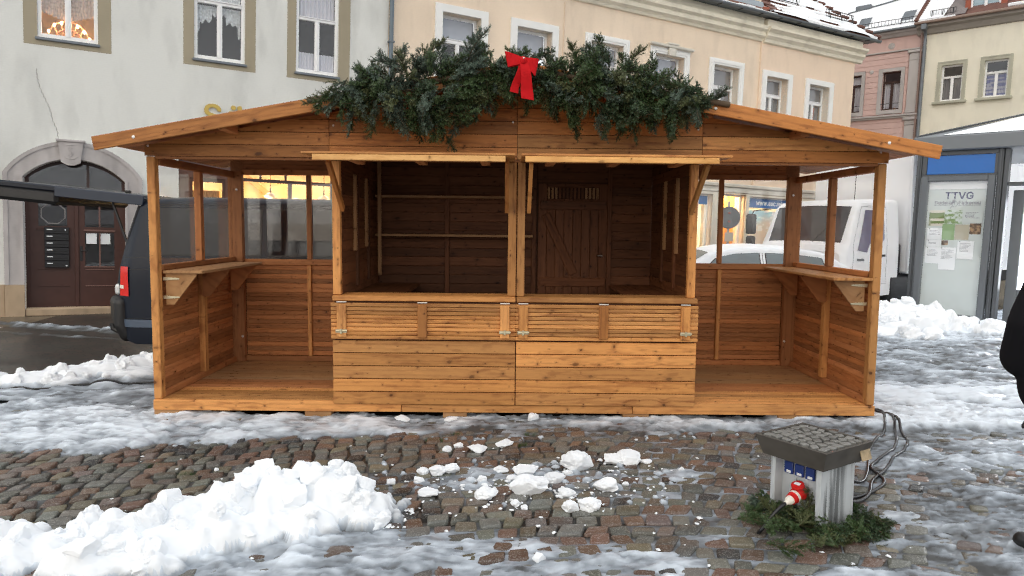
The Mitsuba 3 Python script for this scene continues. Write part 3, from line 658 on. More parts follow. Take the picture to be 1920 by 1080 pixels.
# crack running down to the keystone
crk = [(-0.42, 4.05, ), (-0.40, 3.85), (-0.33, 3.62), (-0.24, 3.40), (-0.20, 3.22), (-0.15, 3.08), (-0.13, 2.93)]
cv = np.array([(s, 0.0012, z) for s, z in spline(np.array([(a, b, 0) for a, b in crk]), 40)[:, :2]]); cw_ = 0.0035+0.003*np.abs(np.sin(np.arange(40)*1.7)); cv[:, 0] += 0.008*np.sin(np.arange(40)*2.3)
put(wk, 'crack', FA((np.concatenate([cv-np.c_[cw_, 0*cw_, 0*cw_], cv+np.c_[cw_, 0*cw_, 0*cw_]]), np.array([[i, i+1, i+40] for i in range(39)]+[[i+1, i+41, i+40] for i in range(39)]))), mat('crack', (0.28, 0.27, 0.25), 0.9))
# stone door surround with keystone
sur = Polygon(outer).difference(Polygon(inner))
key = Polygon([(-0.13, 2.90), (0.25, 2.90), (0.20, 2.52), (0.10, 2.47), (0.01, 2.47), (-0.085, 2.52)])
pl_l, pl_r = sbox(-2, -.6, -0.2+0.0, 0.42), sbox(0.4, -.6, 3, 0.42)
dsr = put(WH, 'door_surround', FA(wallpoly(sur.difference(sbox(-3, -1, 3, 0.42)).difference(key), -0.30, 0.045)), STONE)
inn2 = [(acx-0.80, -0.3)]+arc_pts(0.80, 2.25, 2.635)+[(acx+0.80, -0.3)]; out2 = [(acx-0.965, -0.3)]+arc_pts(0.965, 2.29, 2.82)+[(acx+0.965, -0.3)]
put(dsr, 'moulding', FA(wallpoly(Polygon(inn2).difference(Polygon(inner)).difference(sbox(-3, -1, 3, 0.42)).difference(key), 0.046, 0.066)), STONE)
put(dsr, 'moulding', FA(wallpoly(Polygon(outer).difference(Polygon(out2)).difference(sbox(-3, -1, 3, 0.42)).difference(key), 0.046, 0.062)), STONE)
for g in sur.intersection(sbox(-3, -.6, 3, 0.418)).geoms: put(WH, 'plinth', FA(wallpoly(g, -0.30, 0.06)), STONE_T)
put(WH, 'plinth', FA(bx(-7.9, -0.92, 0.001, 0.03, -0.6, 0.42, .005)), STONE_T); put(WH, 'plinth', FA(bx(1.15, 1.74, 0.001, 0.03, -0.6, 0.40, .005)), STONE_T)
ks = put(WH, 'keystone', FA(wallpoly(key, -0.02, 0.11)), STONE)
put(ks, 'cap', FA(bx(-0.155, 0.275, 0.0, 0.135, 2.862, 2.905, .01)), STONE)
em = lambda pts, r=0.009: tube([(0.06+x, 0.112, 2.69+z) for x, z in pts], r, 6)
put(ks, 'carved_emblem', FA(cat([em([(-0.095, 0.105), (0.0, 0.122), (0.095, 0.14)]), em([(0, 0.15), (0.0, 0.05), (0.0, -0.10)], 0.007),
    em(spline([(0.03, 0.075, 0), (-0.03, 0.06, 0), (-0.02, 0.03, 0), (0.03, 0.0, 0), (0.025, -0.04, 0), (-0.03, -0.045, 0)], 16)[:, :2], 0.008),
    em([(0.105*math.sin(a), -0.02-0.095*math.cos(a)) for a in np.linspace(-1.15, 1.15, 12)])])), STONE, 40)
for i, q in enumerate(([(-.075, -.145), (-.065, -.175)], [(-.04, -.15), (-.02, -.15), (-.035, -.18)], [(.0, -.155), (.02, -.15), (.0, -.18), (.025, -.18)], [(.045, -.15), (.065, -.155), (.05, -.18), (.045, -.15)])):
    put(ks, 'carved_digit', FA(em(q, 0.004)), STONE)
# door
dr_ = fresh(f'{WH}__door')
od = -0.26
put(dr_, 'frame', FA(cat([bx(acx-0.755, acx-0.70, od-.08, od, -.1, 2.26), bx(acx+0.70, acx+0.755, od-.08, od, -.1, 2.26), bx(acx-0.70, acx+0.70, od-.08, od+.02, 1.93, 2.02, .01)])), DOOR_B)
fl_in = Polygon([(acx-0.70, 2.022)]+[(x, z-0.05) for x, z in arc_pts(0.70, 2.30, 2.575)]+[(acx+0.70, 2.022)])
fan_out = Polygon([(acx-0.754, 2.02)]+arc_pts(0.754, 2.26, 2.579)+[(acx+0.754, 2.02)])
put(dr_, 'fanlight_frame', FA(cat([wallpoly(fan_out.difference(fl_in), od-.07, od), bx(acx+0.16, acx+0.20, od-.06, od, 2.03, 2.52)])), FRAME_B)
tri = trimesh.creation.triangulate_polygon(fl_in, engine='earcut'); v2, f2 = tri
put(dr_, 'fanlight', FA((np.stack([v2[:, 0], np.full(len(v2), od-.04), v2[:, 1]], 1), f2)), GLASS)
put(dr_, 'hall', FA(bx(-0.9, 1.1, od-1.2, od-1.18, -.2, 2.7)), ROOMDARK)
for k, (a, b) in enumerate(((acx-0.699, acx-0.004), (acx+0.004, acx+0.699))):
    lf = fresh(f'{dr_}_leaf'); lf = f'{dr_}__leaf' if k == 0 else f'{dr_}__leaf_001'
    if k == 0: gl = sbox(a+.13, 1.42, b-.14, 1.86)
    else: gl = union_all([sbox(a+.12, .72, b-.12, 1.32), sbox(a+.12, 1.42, b-.12, 1.86)])
    scene[lf] = mikit.ply(FA(wallpoly(sbox(a, 0.0, b, 1.93).difference(gl), od-.06, od-.01)), DOOR_B, False)
    P = [bx(a+.12, b-.12, od-.009, od+.006, 0.36, 0.378, .004), bx(a+.12, b-.12, od-.009, od+.006, .655, .67, .004), bx(a+.10, b-.10, od-.009, od+.012, 1.345, 1.375, .005)]
    if k == 1: P += [bx(a+.11, b-.11, od-.009, od+.012, 0.70, 0.72, .004), bx((a+b)/2-.012, (a+b)/2+.012, od-.05, od-.005, .72, 1.32), bx((a+b)/2-.012, (a+b)/2+.012, od-.05, od-.005, 1.42, 1.86)]
    put(dr_, 'moulding', FA(cat(P)), DOOR_E if k == 1 else DOOR_B)
    for g in getattr(gl, 'geoms', [gl]):
        x0, z0, x1, z1 = g.bounds; put(dr_, 'pane', glasspane(FA, x0, x1, z0, z1, od-.035), GLASS)
put(dr_, 'octagon_trim', FA(tube([(acx-.35+.19*math.sin(a), od-.028, 1.64+.19*math.cos(a)) for a in np.linspace(math.pi/8, 2*math.pi+math.pi/8, 9)], .012, 5)), mat('octagon', (.22, .21, .21), .5), 30)
put(dr_, 'meeting_strip', FA(bx(acx-.03, acx+.03, od-.009, od+.015, 0.0, 1.93, .006)), DOOR_B)
put(dr_, 'handle', FA(cat([bx(acx+.045, acx+.085, od-.009, od, .82, 1.08, .004), tube([(acx+.065, od, 1.0), (acx+.065, od+.05, 1.0), (acx+.16, od+.05, 1.0)], .01)])), BLACK)
put(dr_, 'threshold', FA(bx(acx-.755, acx+.755, -.29, .03, -.12, -.002, .01)), STONE_T)
LB = thing('letterbox_bank', 'black bank of six letterboxes fixed to the brown door leaf', 'letterboxes')
for i in range(6):
    z0 = 0.70+i*0.118; b_ = put(LB, 'letterbox', FA(bx(-0.365, 0.0, od-.009, od+.06, z0, z0+.113, .006)), MAILBOX)
    put(b_, 'name_plate', FA(bx(-0.33, -0.245, od+.061, od+.064, z0+.062, z0+.08)), PAPER)
    put(b_, 'flap', FA(bx(-0.345, -0.02, od+.061, od+.070, z0+.045, z0+.052, .002)), BLACK)
put(LB, 'lock', FA(bx(-0.055, -0.03, od+.061, od+.066, 0.725, .742)), PAPER); put(LB, 'lock', FA(bx(-0.06, -0.045, od+.061, od+.066, 1.345, 1.375)), PAPER)
for a, w_ in ((acx+.14, .165), (acx+.345, .17)):
    solo('notice_sheet', FA(bx(a, a+w_, od-.030, od-.028, 1.12, 1.31)), PAPER, f'plain white sheet stuck inside the door glass, {"next to the handle" if w_ < .167 else "farther from the handle"}', 'paper sheet', 'sheets in the door glass')
# windows
for i, ((a, b), (c, d)) in enumerate(zip(W_WIN, W_SUR)):
    put(WH, 'window_surround', FA(wallpoly(sbox(c, 4.44, d, 6.55).difference(sbox(a, 4.57, b, 6.35)), -0.002, 0.004)), TAUPE)
    put(WH, 'window_reveal', FA(wallpoly(sbox(a-.01, 4.555, b+.01, 6.36).difference(sbox(a, 4.57, b, 6.35)), -0.13, -0.003)), TAUPE)
    w = window(FA, WH, a+.001, b-.001, 4.571, 6.349, 0.05, transom=5.62, sill=0.045, sill_m=ZINC, back=ROOMDARK if i else WARMWALL)
    if i == 0:
        put(w, 'lace_curtain', curtain_mesh(FA, a+.06, b-.06, 6.3, lambda x: 4.98+0.05*math.cos((x-a)*7.5)+0.012*math.cos((x-a)*95), -0.16, 0.006, 0.05, 120), mat('lace_warm', mikit.proc(lambda p, n, uv: C3((0.44, 0.36, 0.31))*(0.62+0.6*noise(p.x*30, p.y*30, p.z*30))), 0.9))
    elif i == 1:
        put(w, 'lace_curtain', curtain_mesh(FA, a+.06, b-.06, 5.58, lambda x: (5.14 if abs(x-(a+b)/2) > .33 else 5.3)-0.55*max(0, abs(x-(a+b)/2)-.24)+0.03*math.cos((x-a)*60)+(0.12 if abs(x-(a+b)/2) < .12 else 0), -0.17, 0.008, 0.05, 120), mat('lace_white', mikit.proc(lambda p, n, uv: C3((0.60, 0.64, 0.66))*(0.5+0.7*noise(p.x*34, p.y*34, p.z*34))), 0.9))
        put(w, 'lace_curtain', curtain_mesh(FA, a+.06, b-.06, 6.3, lambda x: 5.66, -0.17, 0.008, 0.05, 80), 'm_lace_white')
    else:
        put(w, 'net_curtain', curtain_mesh(FA, a+.06, b-.06, 6.3, lambda x: 5.62, -0.17, 0.02, 0.08, 90), mat('net', (0.50, 0.51, 0.56), 0.9) if i == 2 else 'm_net')
        put(w, 'cafe_curtain', curtain_mesh(FA, a+.06, b-.06, 4.98, lambda x: 4.6, -0.12, 0.015, 0.06, 90), 'm_net')
# lit candle arch in the first window
CA = thing('candle_arch', 'wooden candle arch with glowing bulbs standing in the lit window', 'candle arch')
put(CA, 'arch', FA(cat([tube([(0.04+.30*math.sin(t), -.24, 4.64+.30*math.cos(t)) for t in np.linspace(-1.5, 1.5, 20)], .014, 6), tube([(0.04+.2*math.sin(t), -.24, 4.62+.18*math.cos(t)) for t in np.linspace(-1.5, 1.5, 14)], .012, 6), bx(-.3, .38, -.28, -.2, 4.60, 4.64)]
    +[tube([(0.04+.16*math.sin(t), -.24, 4.64), (0.04+.27*math.sin(t), -.24, 4.86)], .008, 5) for t in (-1, -.4, .4, 1)])), mat('candle_wood', (0.50, 0.22, 0.13), 0.7))
for i, (s, z) in enumerate(((-.25, 4.73), (-.17, 4.85), (-.06, 4.89), (0.17, 4.87), (.27, 4.79), (.35, 4.68))):
    k = put(CA, 'bulb', FA(mv(ico(2), M4(np.diag([.017, .017, .028]), (s, -.22, z)))), 'm_lace', True)
    scene[k]['emitter'] = lamp((26, 15, 6.5))
# gold letters S and u-umlaut
def serif_S(h):
    m = meshkit.text_mesh('S', h, 0.03, True); return np.array(m.vertices), np.array(m.faces)
XZm = np.array([[1, 0, 0], [0, 0, 1], [0, 1, 0.0]])
def letters(F, text, s, z, h, o, depth=0.02, bold=False, stretch=1.0):
    m = meshkit.text_mesh(text, h, depth, bold); v = np.array(m.vertices)
    return F((np.stack([s+v[:, 0]*stretch, o+v[:, 2], z+v[:, 1]], 1), np.array(m.faces)[:, ::-1]))
LT = thing('shop_lettering', 'gold raised letters of a shop name on the white wall above the hut roof', 'lettering')
put(LT, 'letter', cat([letters(FA, 'S', 2.13, 3.36, 0.40, 0.012, 0.025, True, 1.0)]), GOLD)
put(LT, 'letter_ue', letters(FA, 'ü', 2.56, 3.36, 0.40, 0.012, 0.025, True), GOLD)
# shop front of the white house: brown panelling and lit windows
SF = fresh(f'{WH}__shop_front')
put(WH, 'shop_front', FA(cat([wallpoly(sbox(1.741, -.6, 5.68, 2.83).difference(union_all(holes[1:4])), -.3, -.06), bx(1.741, 5.68, -.059, .03, 2.72, 2.83, .02), bx(1.741, 5.68, -.059, .0, 0.3, .5, .02)])), SHOPBROWN)
for j, (a, b, c, d, tr) in enumerate(((2.72, 4.62, .55, 2.66, 2.42), (4.82, 5.5, .55, 2.66, 2.42))):
    w = fresh(f'{WH}__shop_window'); P = [bx(a, a+.06, -.16, -.09, c, d), bx(b-.06, b, -.16, -.09, c, d), bx(a, b, -.16, -.09, c, c+.06), bx(a, b, -.16, -.09, d-.05, d), bx(a, b, -.17, -.07, tr-.03, tr+.03)]
    nn = 4 if j == 0 else 2
    for q in range(1, nn): P.append(bx(a+(b-a)*q/nn-.018, a+(b-a)*q/nn+.018, -.15, -.09, tr, d))
    if j == 0: P.append(bx((a+b)/2+.05, (a+b)/2+.12, -.16, -.09, c, tr))
    scene[w] = mikit.ply(FA(cat(P)), FRAME_B, False)
    put(w, 'pane', glasspane(FA, a+.06, b-.06, c+.06, d-.05, -.125), GLASS)
put(WH, 'side_window', FA(cat([bx(1.93, 1.98, -.16, -.09, .15, 2.4), bx(2.5, 2.55, -.16, -.09, .15, 2.4), bx(1.98, 2.5, -.16, -.09, 2.33, 2.4)])), FRAME_B)
put(f'{WH}__side_window', 'pane', glasspane(FA, 1.98, 2.5, .15, 2.33, -.125), GLASS)
put(f'{WH}__side_window', 'curtain', curtain_mesh(FA, 1.98, 2.5, 2.18, lambda x: .2, -.35, .03, .11, 60), mat('curtain_gold', (0.62, 0.36, 0.14), 0.8))
put(WH, 'shop_room', FA(cat([bx(1.8, 5.6, -3.2, -3.15, -.3, 2.9), bx(1.8, 5.6, -3.15, -.5, 2.82, 2.86), bx(1.8, 5.6, -3.15, -.4, -.35, -.3), bx(1.76, 1.8, -3.2, -.4, -.3, 2.9), bx(5.6, 5.64, -3.2, -.4, -.3, 2.9)])), mat('shop_wall', (0.82, 0.70, 0.50), .9))
put(WH, 'shop_stair', FA(mv(bx(-1.1, 1.1, -.05, .05, -.06, .06), M4(R3((0, 1, 0), 38), (3.9, -2.9, 2.2)))), mat('stair_wood', (.55, .36, .18), .6))
for (s, z) in ((2.4, 2.79), (3.6, 2.79), (4.9, 2.79)):
    k = put(WH, 'ceiling_light', FA(bx(s-.3, s+.3, -1.7, -1.2, z, z+.02)), 'm_lace'); scene[k]['emitter'] = lamp((9, 6.9, 4.3))
for s in (3.47, 4.55):
    PL = thing('pendant_lamp', f'white glass pendant lamp hanging in the lit shop window, {"farther from" if s < 4 else "close to"} the hut centre', 'lamp', 'lamps in the shop window')
    put(PL, 'rod', FA(cat([tube([(s, -.6, 2.8), (s, -.6, 2.30)], .006, 6), mv(lathe([(0, .06), (.018, .05), (.012, .0), (.022, -.05), (.0, -.06)], 10), M4(t=(s, -.6, 2.27)))])), FRAME_B, 40)
    put(PL, 'shade', FA(mv(lathe([(.025, .09), (.06, .075), (.13, .02), (.125, .0), (.07, -.035), (.0, -.045)], 20), M4(t=(s, -.6, 2.13)))), mat('opal', (0.75, 0.72, 0.70), 0.3), 50)
    k = put(PL, 'bulb', FA(mv(ico(2), M4(np.diag([.05, .05, .04]), (s, -.6, 2.06)))), 'm_lace', True); scene[k]['emitter'] = lamp((20, 14, 6))
for s, z in ((2.93, 2.03), (3.08, 2.0), (3.22, 1.98), (3.95, 2.07), (4.05, 2.03), (4.75, 2.05), (4.95, 2.02), (5.2, 2.05)):
    k = solo('shop_light', FA(mv(ico(2), M4(np.diag([.035, .03, .05]), (s, -.5, z)))), 'm_lace', 'small warm light glowing among the goods in the shop window', 'light', 'warm lights in the shop window', smooth=True); scene[k]['emitter'] = lamp((40, 24, 9))
# pavement and kerb in front of the houses
struct('pavement', FA(bx(-12, 24, 0.04, 1.25, -.7, -0.12, .02)), PAVE)
put('pavement', 'kerb', FA(bx(-12, 24, 1.252, 1.38, -.7, -0.125, .02)), STONE)

# ------------------------------------------------------------------ peach house
PH = thing('peach_house', 'long peach rendered house with white window surrounds and snowy roof edge', 'house')
P_OUT = [(6.70, 7.96), (8.53, 9.80), (10.55, 11.87), (12.53, 13.84), (14.54, 15.81), (16.48, 17.69), (18.25, 19.47)]
P_IN = [(a+.17, b-.17) for a, b in P_OUT]
shops = [sbox(6.3, .3, 9.3, 2.55), sbox(9.8, -.2, 11.0, 2.55), sbox(11.5, .3, 14.3, 2.80), sbox(14.38, .25, 14.90, 2.80), sbox(15.25, -.1, 16.14, 2.84), sbox(16.28, .25, 18.2, 2.82), sbox(18.5, .25, 20.0, 2.8)]
w1 = sbox(5.69, -.4, 16.40, 7.72).difference(union_all([sbox(a, 4.75, b, 6.24) for a, b in P_IN[:5]]+[s for s in shops if s.bounds[0] < 16.2]+[sbox(16.28, .25, 16.41, 2.82)]))
w2 = sbox(16.402, -.2, 20.38, 7.72).difference(union_all([sbox(a, 4.75, b, 6.18) for a, b in P_IN[5:]]+shops[5:]))
put(PH, 'wall', FA(wallpoly(w1, -.35, 0.0)), PEACH_WALL); put(PH, 'bay_wall', FA(wallpoly(w2, -.35, 0.05)), PEACH2)
put(PH, 'side_wall', FA(bx(20.08, 20.38, -9, -.351, -.2, 7.72)), PEACH2); put(PH, 'rear_wall', FA(bx(5.69, 20.08, -9, -8.7, -.2, 7.72)), PEACH_WALL)
for i, ((a, b), (c, d)) in enumerate(zip(P_OUT, P_IN)):
    oo = 0.05 if i > 4 else 0.0; zt = 6.40 if i < 5 else 6.33; zi = 6.24 if i < 5 else 6.18
    G = Frame(FA.O+FA.n*oo, 28.6)
    sk = put(PH, 'window_surround', G(cat([wallpoly(sbox(a, 4.55, b, zt).difference(sbox(c, 4.75, d, zi)), -.002, .04)])), TRIM_W)
    if i in (2, 4): put(sk, 'moulding', G(wallpoly(sbox(a+.05, 4.6, b-.05, zt-.05).difference(sbox(c-.05, 4.70, d+.05, zi+.05)), .041, .058)), TRIM_W)
    if i == 3:
        put(sk, 'moulding', G(wallpoly(sbox(a+.05, 4.6, b-.05, zt-.05).difference(sbox(c-.05, 4.70, d+.05, zi+.05)), .041, .056)), TRIM_W)
        put(sk, 'hood', G(cat([bx(a-.06, b+.06, .04, .14, zt+.002, zt+.07, .02), bx((a+b)/2-.12, (a+b)/2+.12, .057, .13, zt-.2, zt+.0, .02), bx((a+b)/2-.18, (a+b)/2+.18, .04, .15, zt+.07, zt+.12, .02)])), STONE_L)
    put(PH, 'window_reveal', G(wallpoly(sbox(c-.012, 4.74, d+.012, zi+.012).difference(sbox(c, 4.75, d, zi)), -.24, -.003)), STONE_L)
    w = window(G, PH, c+.001, d-.001, 4.751, zi-.001, 0.20, transom=5.70, fwid=.055, rail=.10, sill=.03, back=ROOMDARK, blind=BLIND if i < 4 else mat('blind_grey', (0.20, 0.20, 0.21), .9) if i == 4 else 'm_blind_grey', lower_blind='m_blind_grey' if i > 3 else None)
solo('poster', FA(mv(bx(-.05, .05, -.003, .003, -.24, .24), M4(R3((0, 1, 0), 6), (18.93, -.19, 5.35)))), BRICKRED, 'small red and white card leaning in the upper window nearest the street corner', 'card')
# cornice
def profile_run(F, prof, s0, s1):
    """extrude an (o, z) profile along s"""
    v, f = ext(Polygon(prof), s1-s0); return F((np.stack([s0+v[:, 2], v[:, 0], v[:, 1]], 1), f))
cor = [(0.0, 7.08), (.05, 7.08), (.08, 7.14), (.16, 7.20), (.16, 7.30), (.24, 7.36), (.24, 7.46), (.0, 7.46)]
put(PH, 'cornice', profile_run(FA, cor, 5.75, 16.42), STONE_C); put(PH, 'frieze', FA(bx(5.75, 16.4, .001, .10, 7.461, 7.70, .01)), STONE_C)
cor2 = [(0.05, 7.04), (.12, 7.06), (.14, 7.14), (.22, 7.22), (.22, 7.30), (.33, 7.38), (.33, 7.44), (.05, 7.44)]
put(PH, 'bay_cornice', profile_run(FA, cor2, 16.43, 20.62), STONE_C); put(PH, 'bay_frieze', FA(bx(16.43, 20.5, .051, .2, 7.441, 7.66, .01)), STONE_C)
gut = [(.36+.07*math.cos(a), 7.74+.07*math.sin(a)) for a in np.linspace(math.pi, 2*math.pi, 10)]
gp = gut+[(x*1.0+(0.36-x)*.14, z+.012 if z < 7.73 else z) for x, z in gut[::-1]]
put(PH, 'gutter', profile_run(FA, gp, 5.75, 21.05), ZINC)
for s in np.arange(6.2, 21, .75): put(PH, 'gutter_bracket', FA(bx(s-.012, s+.012, .28, .445, 7.655, 7.672)), IRON)
put(PH, 'soffit', FA(bx(5.75, 20.95, .0, .34, 7.705, 7.722)), ZINC)
# downpipe between the two houses, drain seam
DP = put(PH, 'downpipe', FA(tube([(5.72, .07, 7.6), (5.72, .07, -.2)], .045, 12)), SLATE_PIPE, 40)
for z in (1.5, 3.4, 5.4, 7.0): put(DP, 'clip', FA(bx(5.66, 5.78, .0, .125, z, z+.03)), ZINC)
put(PH, 'cable', FA(tube([(9.95, .012, 7.0), (9.95, .012, 3.0)], .012, 6)), PEACH2, 40)
# roof: slope with tile courses, snow lying on it
def roof_pt(s, t): return (s, .34-t*math.cos(math.radians(40)), 7.74+t*math.sin(math.radians(40)))
RF = fresh(f'{PH}__roof')
hip = lambda t: 21.0-0.62*t*math.cos(math.radians(40))-0.0
scene[RF] = mikit.ply(FA((np.array([roof_pt(5.7, 0), roof_pt(hip(0), 0), roof_pt(hip(7), 7), roof_pt(5.7, 7), (21.0, -9.2, 7.74)]), np.array([[0, 1, 2], [0, 2, 3], [1, 4, 2]]))), TILERED, False)
def slab(s0, s1, t0, t1, h0, h1):
    """thin slab lying on the roof slope"""
    c, s_n = math.cos(math.radians(40)), math.sin(math.radians(40)); N = np.array([0, s_n, c])
    q = [np.array(roof_pt(s0, t0))+N*h0, np.array(roof_pt(s1, t0))+N*h0, np.array(roof_pt(s1, t1))+N*h1, np.array(roof_pt(s0, t1))+N*h1]
    q += [p-N*0.02 for p in q]
    return np.array(q), np.array([[0, 1, 2], [0, 2, 3], [4, 6, 5], [4, 7, 6], [0, 4, 5], [0, 5, 1], [1, 5, 6], [1, 6, 2], [2, 6, 7], [2, 7, 3], [3, 7, 4], [3, 4, 0]])
rt_ = np.random.default_rng(3)
for j in range(13):
    t0 = .02+.30*j
    if t0 > 3.2: break
    s = 16.5+.1*(j % 2)
    while s < hip(t0)-.12:
        put(RF, 'tile', FA(slab(s, s+.212, t0, t0+.33, .050, .022)), TILERED); s += .218
# snow on the slope: lies over the tiles and breaks along the courses
ss, tt = np.arange(16.42, 21.0, .05), np.arange(0.0, 3.6, .045)
Sg, Tg = np.meshgrid(ss, tt)
nz = meshkit.fbm(np.stack([Sg*1.1, Tg*1.6, np.zeros_like(Sg)], -1), 4, 5); ph = (Tg-.02) % .30/.30
Hs = .046+.028*(1-ph)+0.075*(nz-0.33)-0.055*sm(.72, 1.0, ph)*sm(.62, .38, nz)
Hs = Hs+.02*sm(.5, 0, Tg)
Hs = np.where(Sg > hip(Tg)-.05, -.1, Hs); Hs = np.where((Sg < 16.95) & (Tg < .9) & (Tg > .12), Hs-.05, Hs)
c40, s40 = math.cos(math.radians(40)), math.sin(math.radians(40))
V = np.stack([Sg, .34-Tg*c40+Hs*s40, 7.74+Tg*s40+Hs*c40], -1).reshape(-1, 3); i_ = np.arange(Sg.size).reshape(Sg.shape)
q = np.stack([i_[:-1, :-1], i_[:-1, 1:], i_[1:, 1:], i_[1:, :-1]], -1).reshape(-1, 4); q = q[(Hs.reshape(-1)[q] > .0).all(1)]
put(RF, 'snow', FA((V, np.vstack([q[:, [0, 1, 2]], q[:, [0, 2, 3]]]))), SNOW, True, kind='stuff')
put(RF, 'ridge_tiles', FA(cat([mv(cbox(-.16, .16, -.10, .10, -.03, .05, .03), M4(t=(hip(t)+.0, .34-t*c40, 7.76+t*s40+.04))) for t in np.arange(.1, 6.5, .26)])), TILERED)
# dormer over the straight part
DM = put(PH, 'dormer', FA(cat([bx(8.9, 16.3, -2.5, .02, 8.05, 10.2), bx(8.8, 16.4, -2.6, .12, 10.2, 10.35, .02)])), PEACH_WALL)
put(DM, 'flashing', FA((np.array([(5.7, .10, 7.82), (16.42, .10, 7.82), (16.36, .03, 8.13), (5.7, .03, 8.13)]), np.array([[0, 1, 2], [0, 2, 3]]))), mat('flashing', (0.27, 0.32, 0.36), .4))
put(RF, 'eaves_snow', FA(cat([(lambda v, f: (np.stack([v[:, 0], v[:, 1], v[:, 2]], 1), f))(*bx(s, s+.31, .10, .385+.02*math.sin(s*3), 7.745, 7.80+.02*math.sin(s*5), .02)) for s in np.arange(5.8, 16.5, .3)])), SNOW, 60, kind='stuff')
put(DM, 'valley', FA(bx(16.32, 16.55, -.3, .12, 7.86, 8.0, .02)), BRICKRED)
def snow_guard(H, F, pts, h, n):
    """two rails with bars between on the roof"""
    a, b = np.array(pts[0]), np.array(pts[1]); u = np.array([0, 0, h])
    return cat([tube([a, b], .012, 5), tube([a+u, b+u], .012, 5)]+[tube([a+(b-a)*i/n, a+(b-a)*i/n+u], .007, 4) for i in range(n+1)]+[tube([a+(b-a)*q-u*.35+[0, .08, 0], a+(b-a)*q+u], .015, 4) for q in (.08, .5, .92)])
for (s0, s1, t) in ((16.55, 18.35, 1.10), (19.2, 20.45, .72)):
    a, b = np.array(roof_pt(s0, t))+[0, .05, .10], np.array(roof_pt(s1, t))+[0, .05, .10]
    put(RF, 'snow_guard', FA(snow_guard(PH, FA, (a, b), .20, 14 if s0 < 17 else 12)), IRON)
put(RF, 'chimney', FA(bx(18.6, 18.95, -2.2, -1.8, 8.9, 10.4)), BRICKRED)
# ground floor of the peach house: band, pilasters, lit shops
put(PH, 'band', FA(cat([bx(5.75, 20.4, .051, .14, 3.02, 3.12, .02), bx(5.75, 20.4, .051, .10, 2.88, 3.02, .01)])), STONE_L)
put(PH, 'shop_wall', FA(wallpoly(sbox(5.76, -.3, 20.38, 2.87).difference(union_all(shops)), .052, .075)), STONE_C)
for i, s in enumerate(shops[2:]):
    a, c, b, d = s.bounds
    w = fresh(f'{PH}__shop_window')
    scene[w] = mikit.ply(FA(cat([bx(a, a+.05, -.2, -.12, c, d), bx(b-.05, b, -.2, -.12, c, d), bx(a, b, -.2, -.12, c, c+.06), bx(a, b, -.2, -.12, d-.05, d)])), FRAME_W, False)
    put(w, 'pane', glasspane(FA, a+.05, b-.05, c+.06, d-.05, -.16), GLASS)
put(PH, 'shop_room', FA(cat([bx(11.3, 20.2, -3.0, -2.95, -.1, 2.95), bx(11.3, 20.2, -2.95, -.4, 2.88, 2.92), bx(11.3, 20.2, -2.95, -.4, -.15, -.1), bx(20.05, 20.1, -3, -.4, -.1, 2.9), bx(11.3, 11.35, -3, -.4, -.1, 2.9)])), mat('shop_cream', (0.80, 0.74, 0.58), .9))
put(PH, 'orange_partition', FA(cat([bx(15.2, 16.2, -.62, -.58, -.1, 2.84), bx(16.16, 16.2, -.575, -.36, -.1, 2.84)])), ORANGEWALL)
for s in (12.8, 15.7, 17.3, 19.0):
    k = put(PH, 'ceiling_light', FA(bx(s-.4, s+.4, -1.6, -1.0, 2.85, 2.87) if s != 15.7 else bx(15.35, 16.05, -.52, -.40, 2.82, 2.838)), 'm_lace'); scene[k]['emitter'] = lamp((9, 8.0, 5.6) if s != 15.7 else (14, 10.5, 5))
SB = thing('shop_banner', 'blue travel shop banner with white web address across the top of the shop window', 'banner')
put(SB, 'panel', FA(bx(16.34, 18.14, -.11, -.095, 2.52, 2.78)), SIGNBLUE); put(SB, 'text', letters(FA, 'www.auc.reise', 16.72, 2.60, .13, -.094, .004, True, 1.0), LETTERW)
solo('shop_banner', FA(bx(14.43, 14.85, -.11, -.095, 2.52, 2.75)), SIGNBLUE, 'small plain blue panel at the top of the narrow shop window beside the orange entrance', 'banner')
solo('shop_poster', FA(bx(16.5, 18.0, -.30, -.28, .9, 2.45)), mat('poster', mikit.proc(lambda p, n, uv: mix(mix((0.80, 0.62, 0.45), (0.35, 0.62, 0.66), smoothstep(1.75, 2.15, p.z+0.25*noise(p.x*5, p.z*5))), (0.85, 0.80, 0.70), smoothstep(0.55, 0.7, fbm(p.x*4, p.z*7, 1.0)))), .5), 'large holiday poster with turquoise sea behind the travel shop window', 'poster')
# no-entry sign seen from behind
SG = thing('road_sign', 'round road sign seen from behind on a grey post before the lit shops', 'road sign')
FS = Frame((5.60, 12.60, 0.0), 3)
put(SG, 'disc', mv(lathe([(0, .006), (.275, .006), (.285, 0), (.275, -.006), (0, -.006)], 32), M4(R3((1, 0, 0), 90), (5.6, 12.6, 1.88))), SIGNBACK, 30)
put(SG, 'post', tube([(5.6, 12.66, -.1), (5.6, 12.66, 2.3)], .03, 10), mat('post_grey', (0.35, .35, .35), .4, .5), 40)
put(SG, 'clamp', cat([cbox(5.57, 5.63, 12.57, 12.70, z, z+.04) for z in (1.76, 1.98)]), mat('clamp_red', (.25, .08, .06), .6)); put(SG, 'plate', cbox(5.50, 5.72, 12.585, 12.60, 1.27, 1.50, .002), mat('plate_grey', (.45, .42, .35), .6))

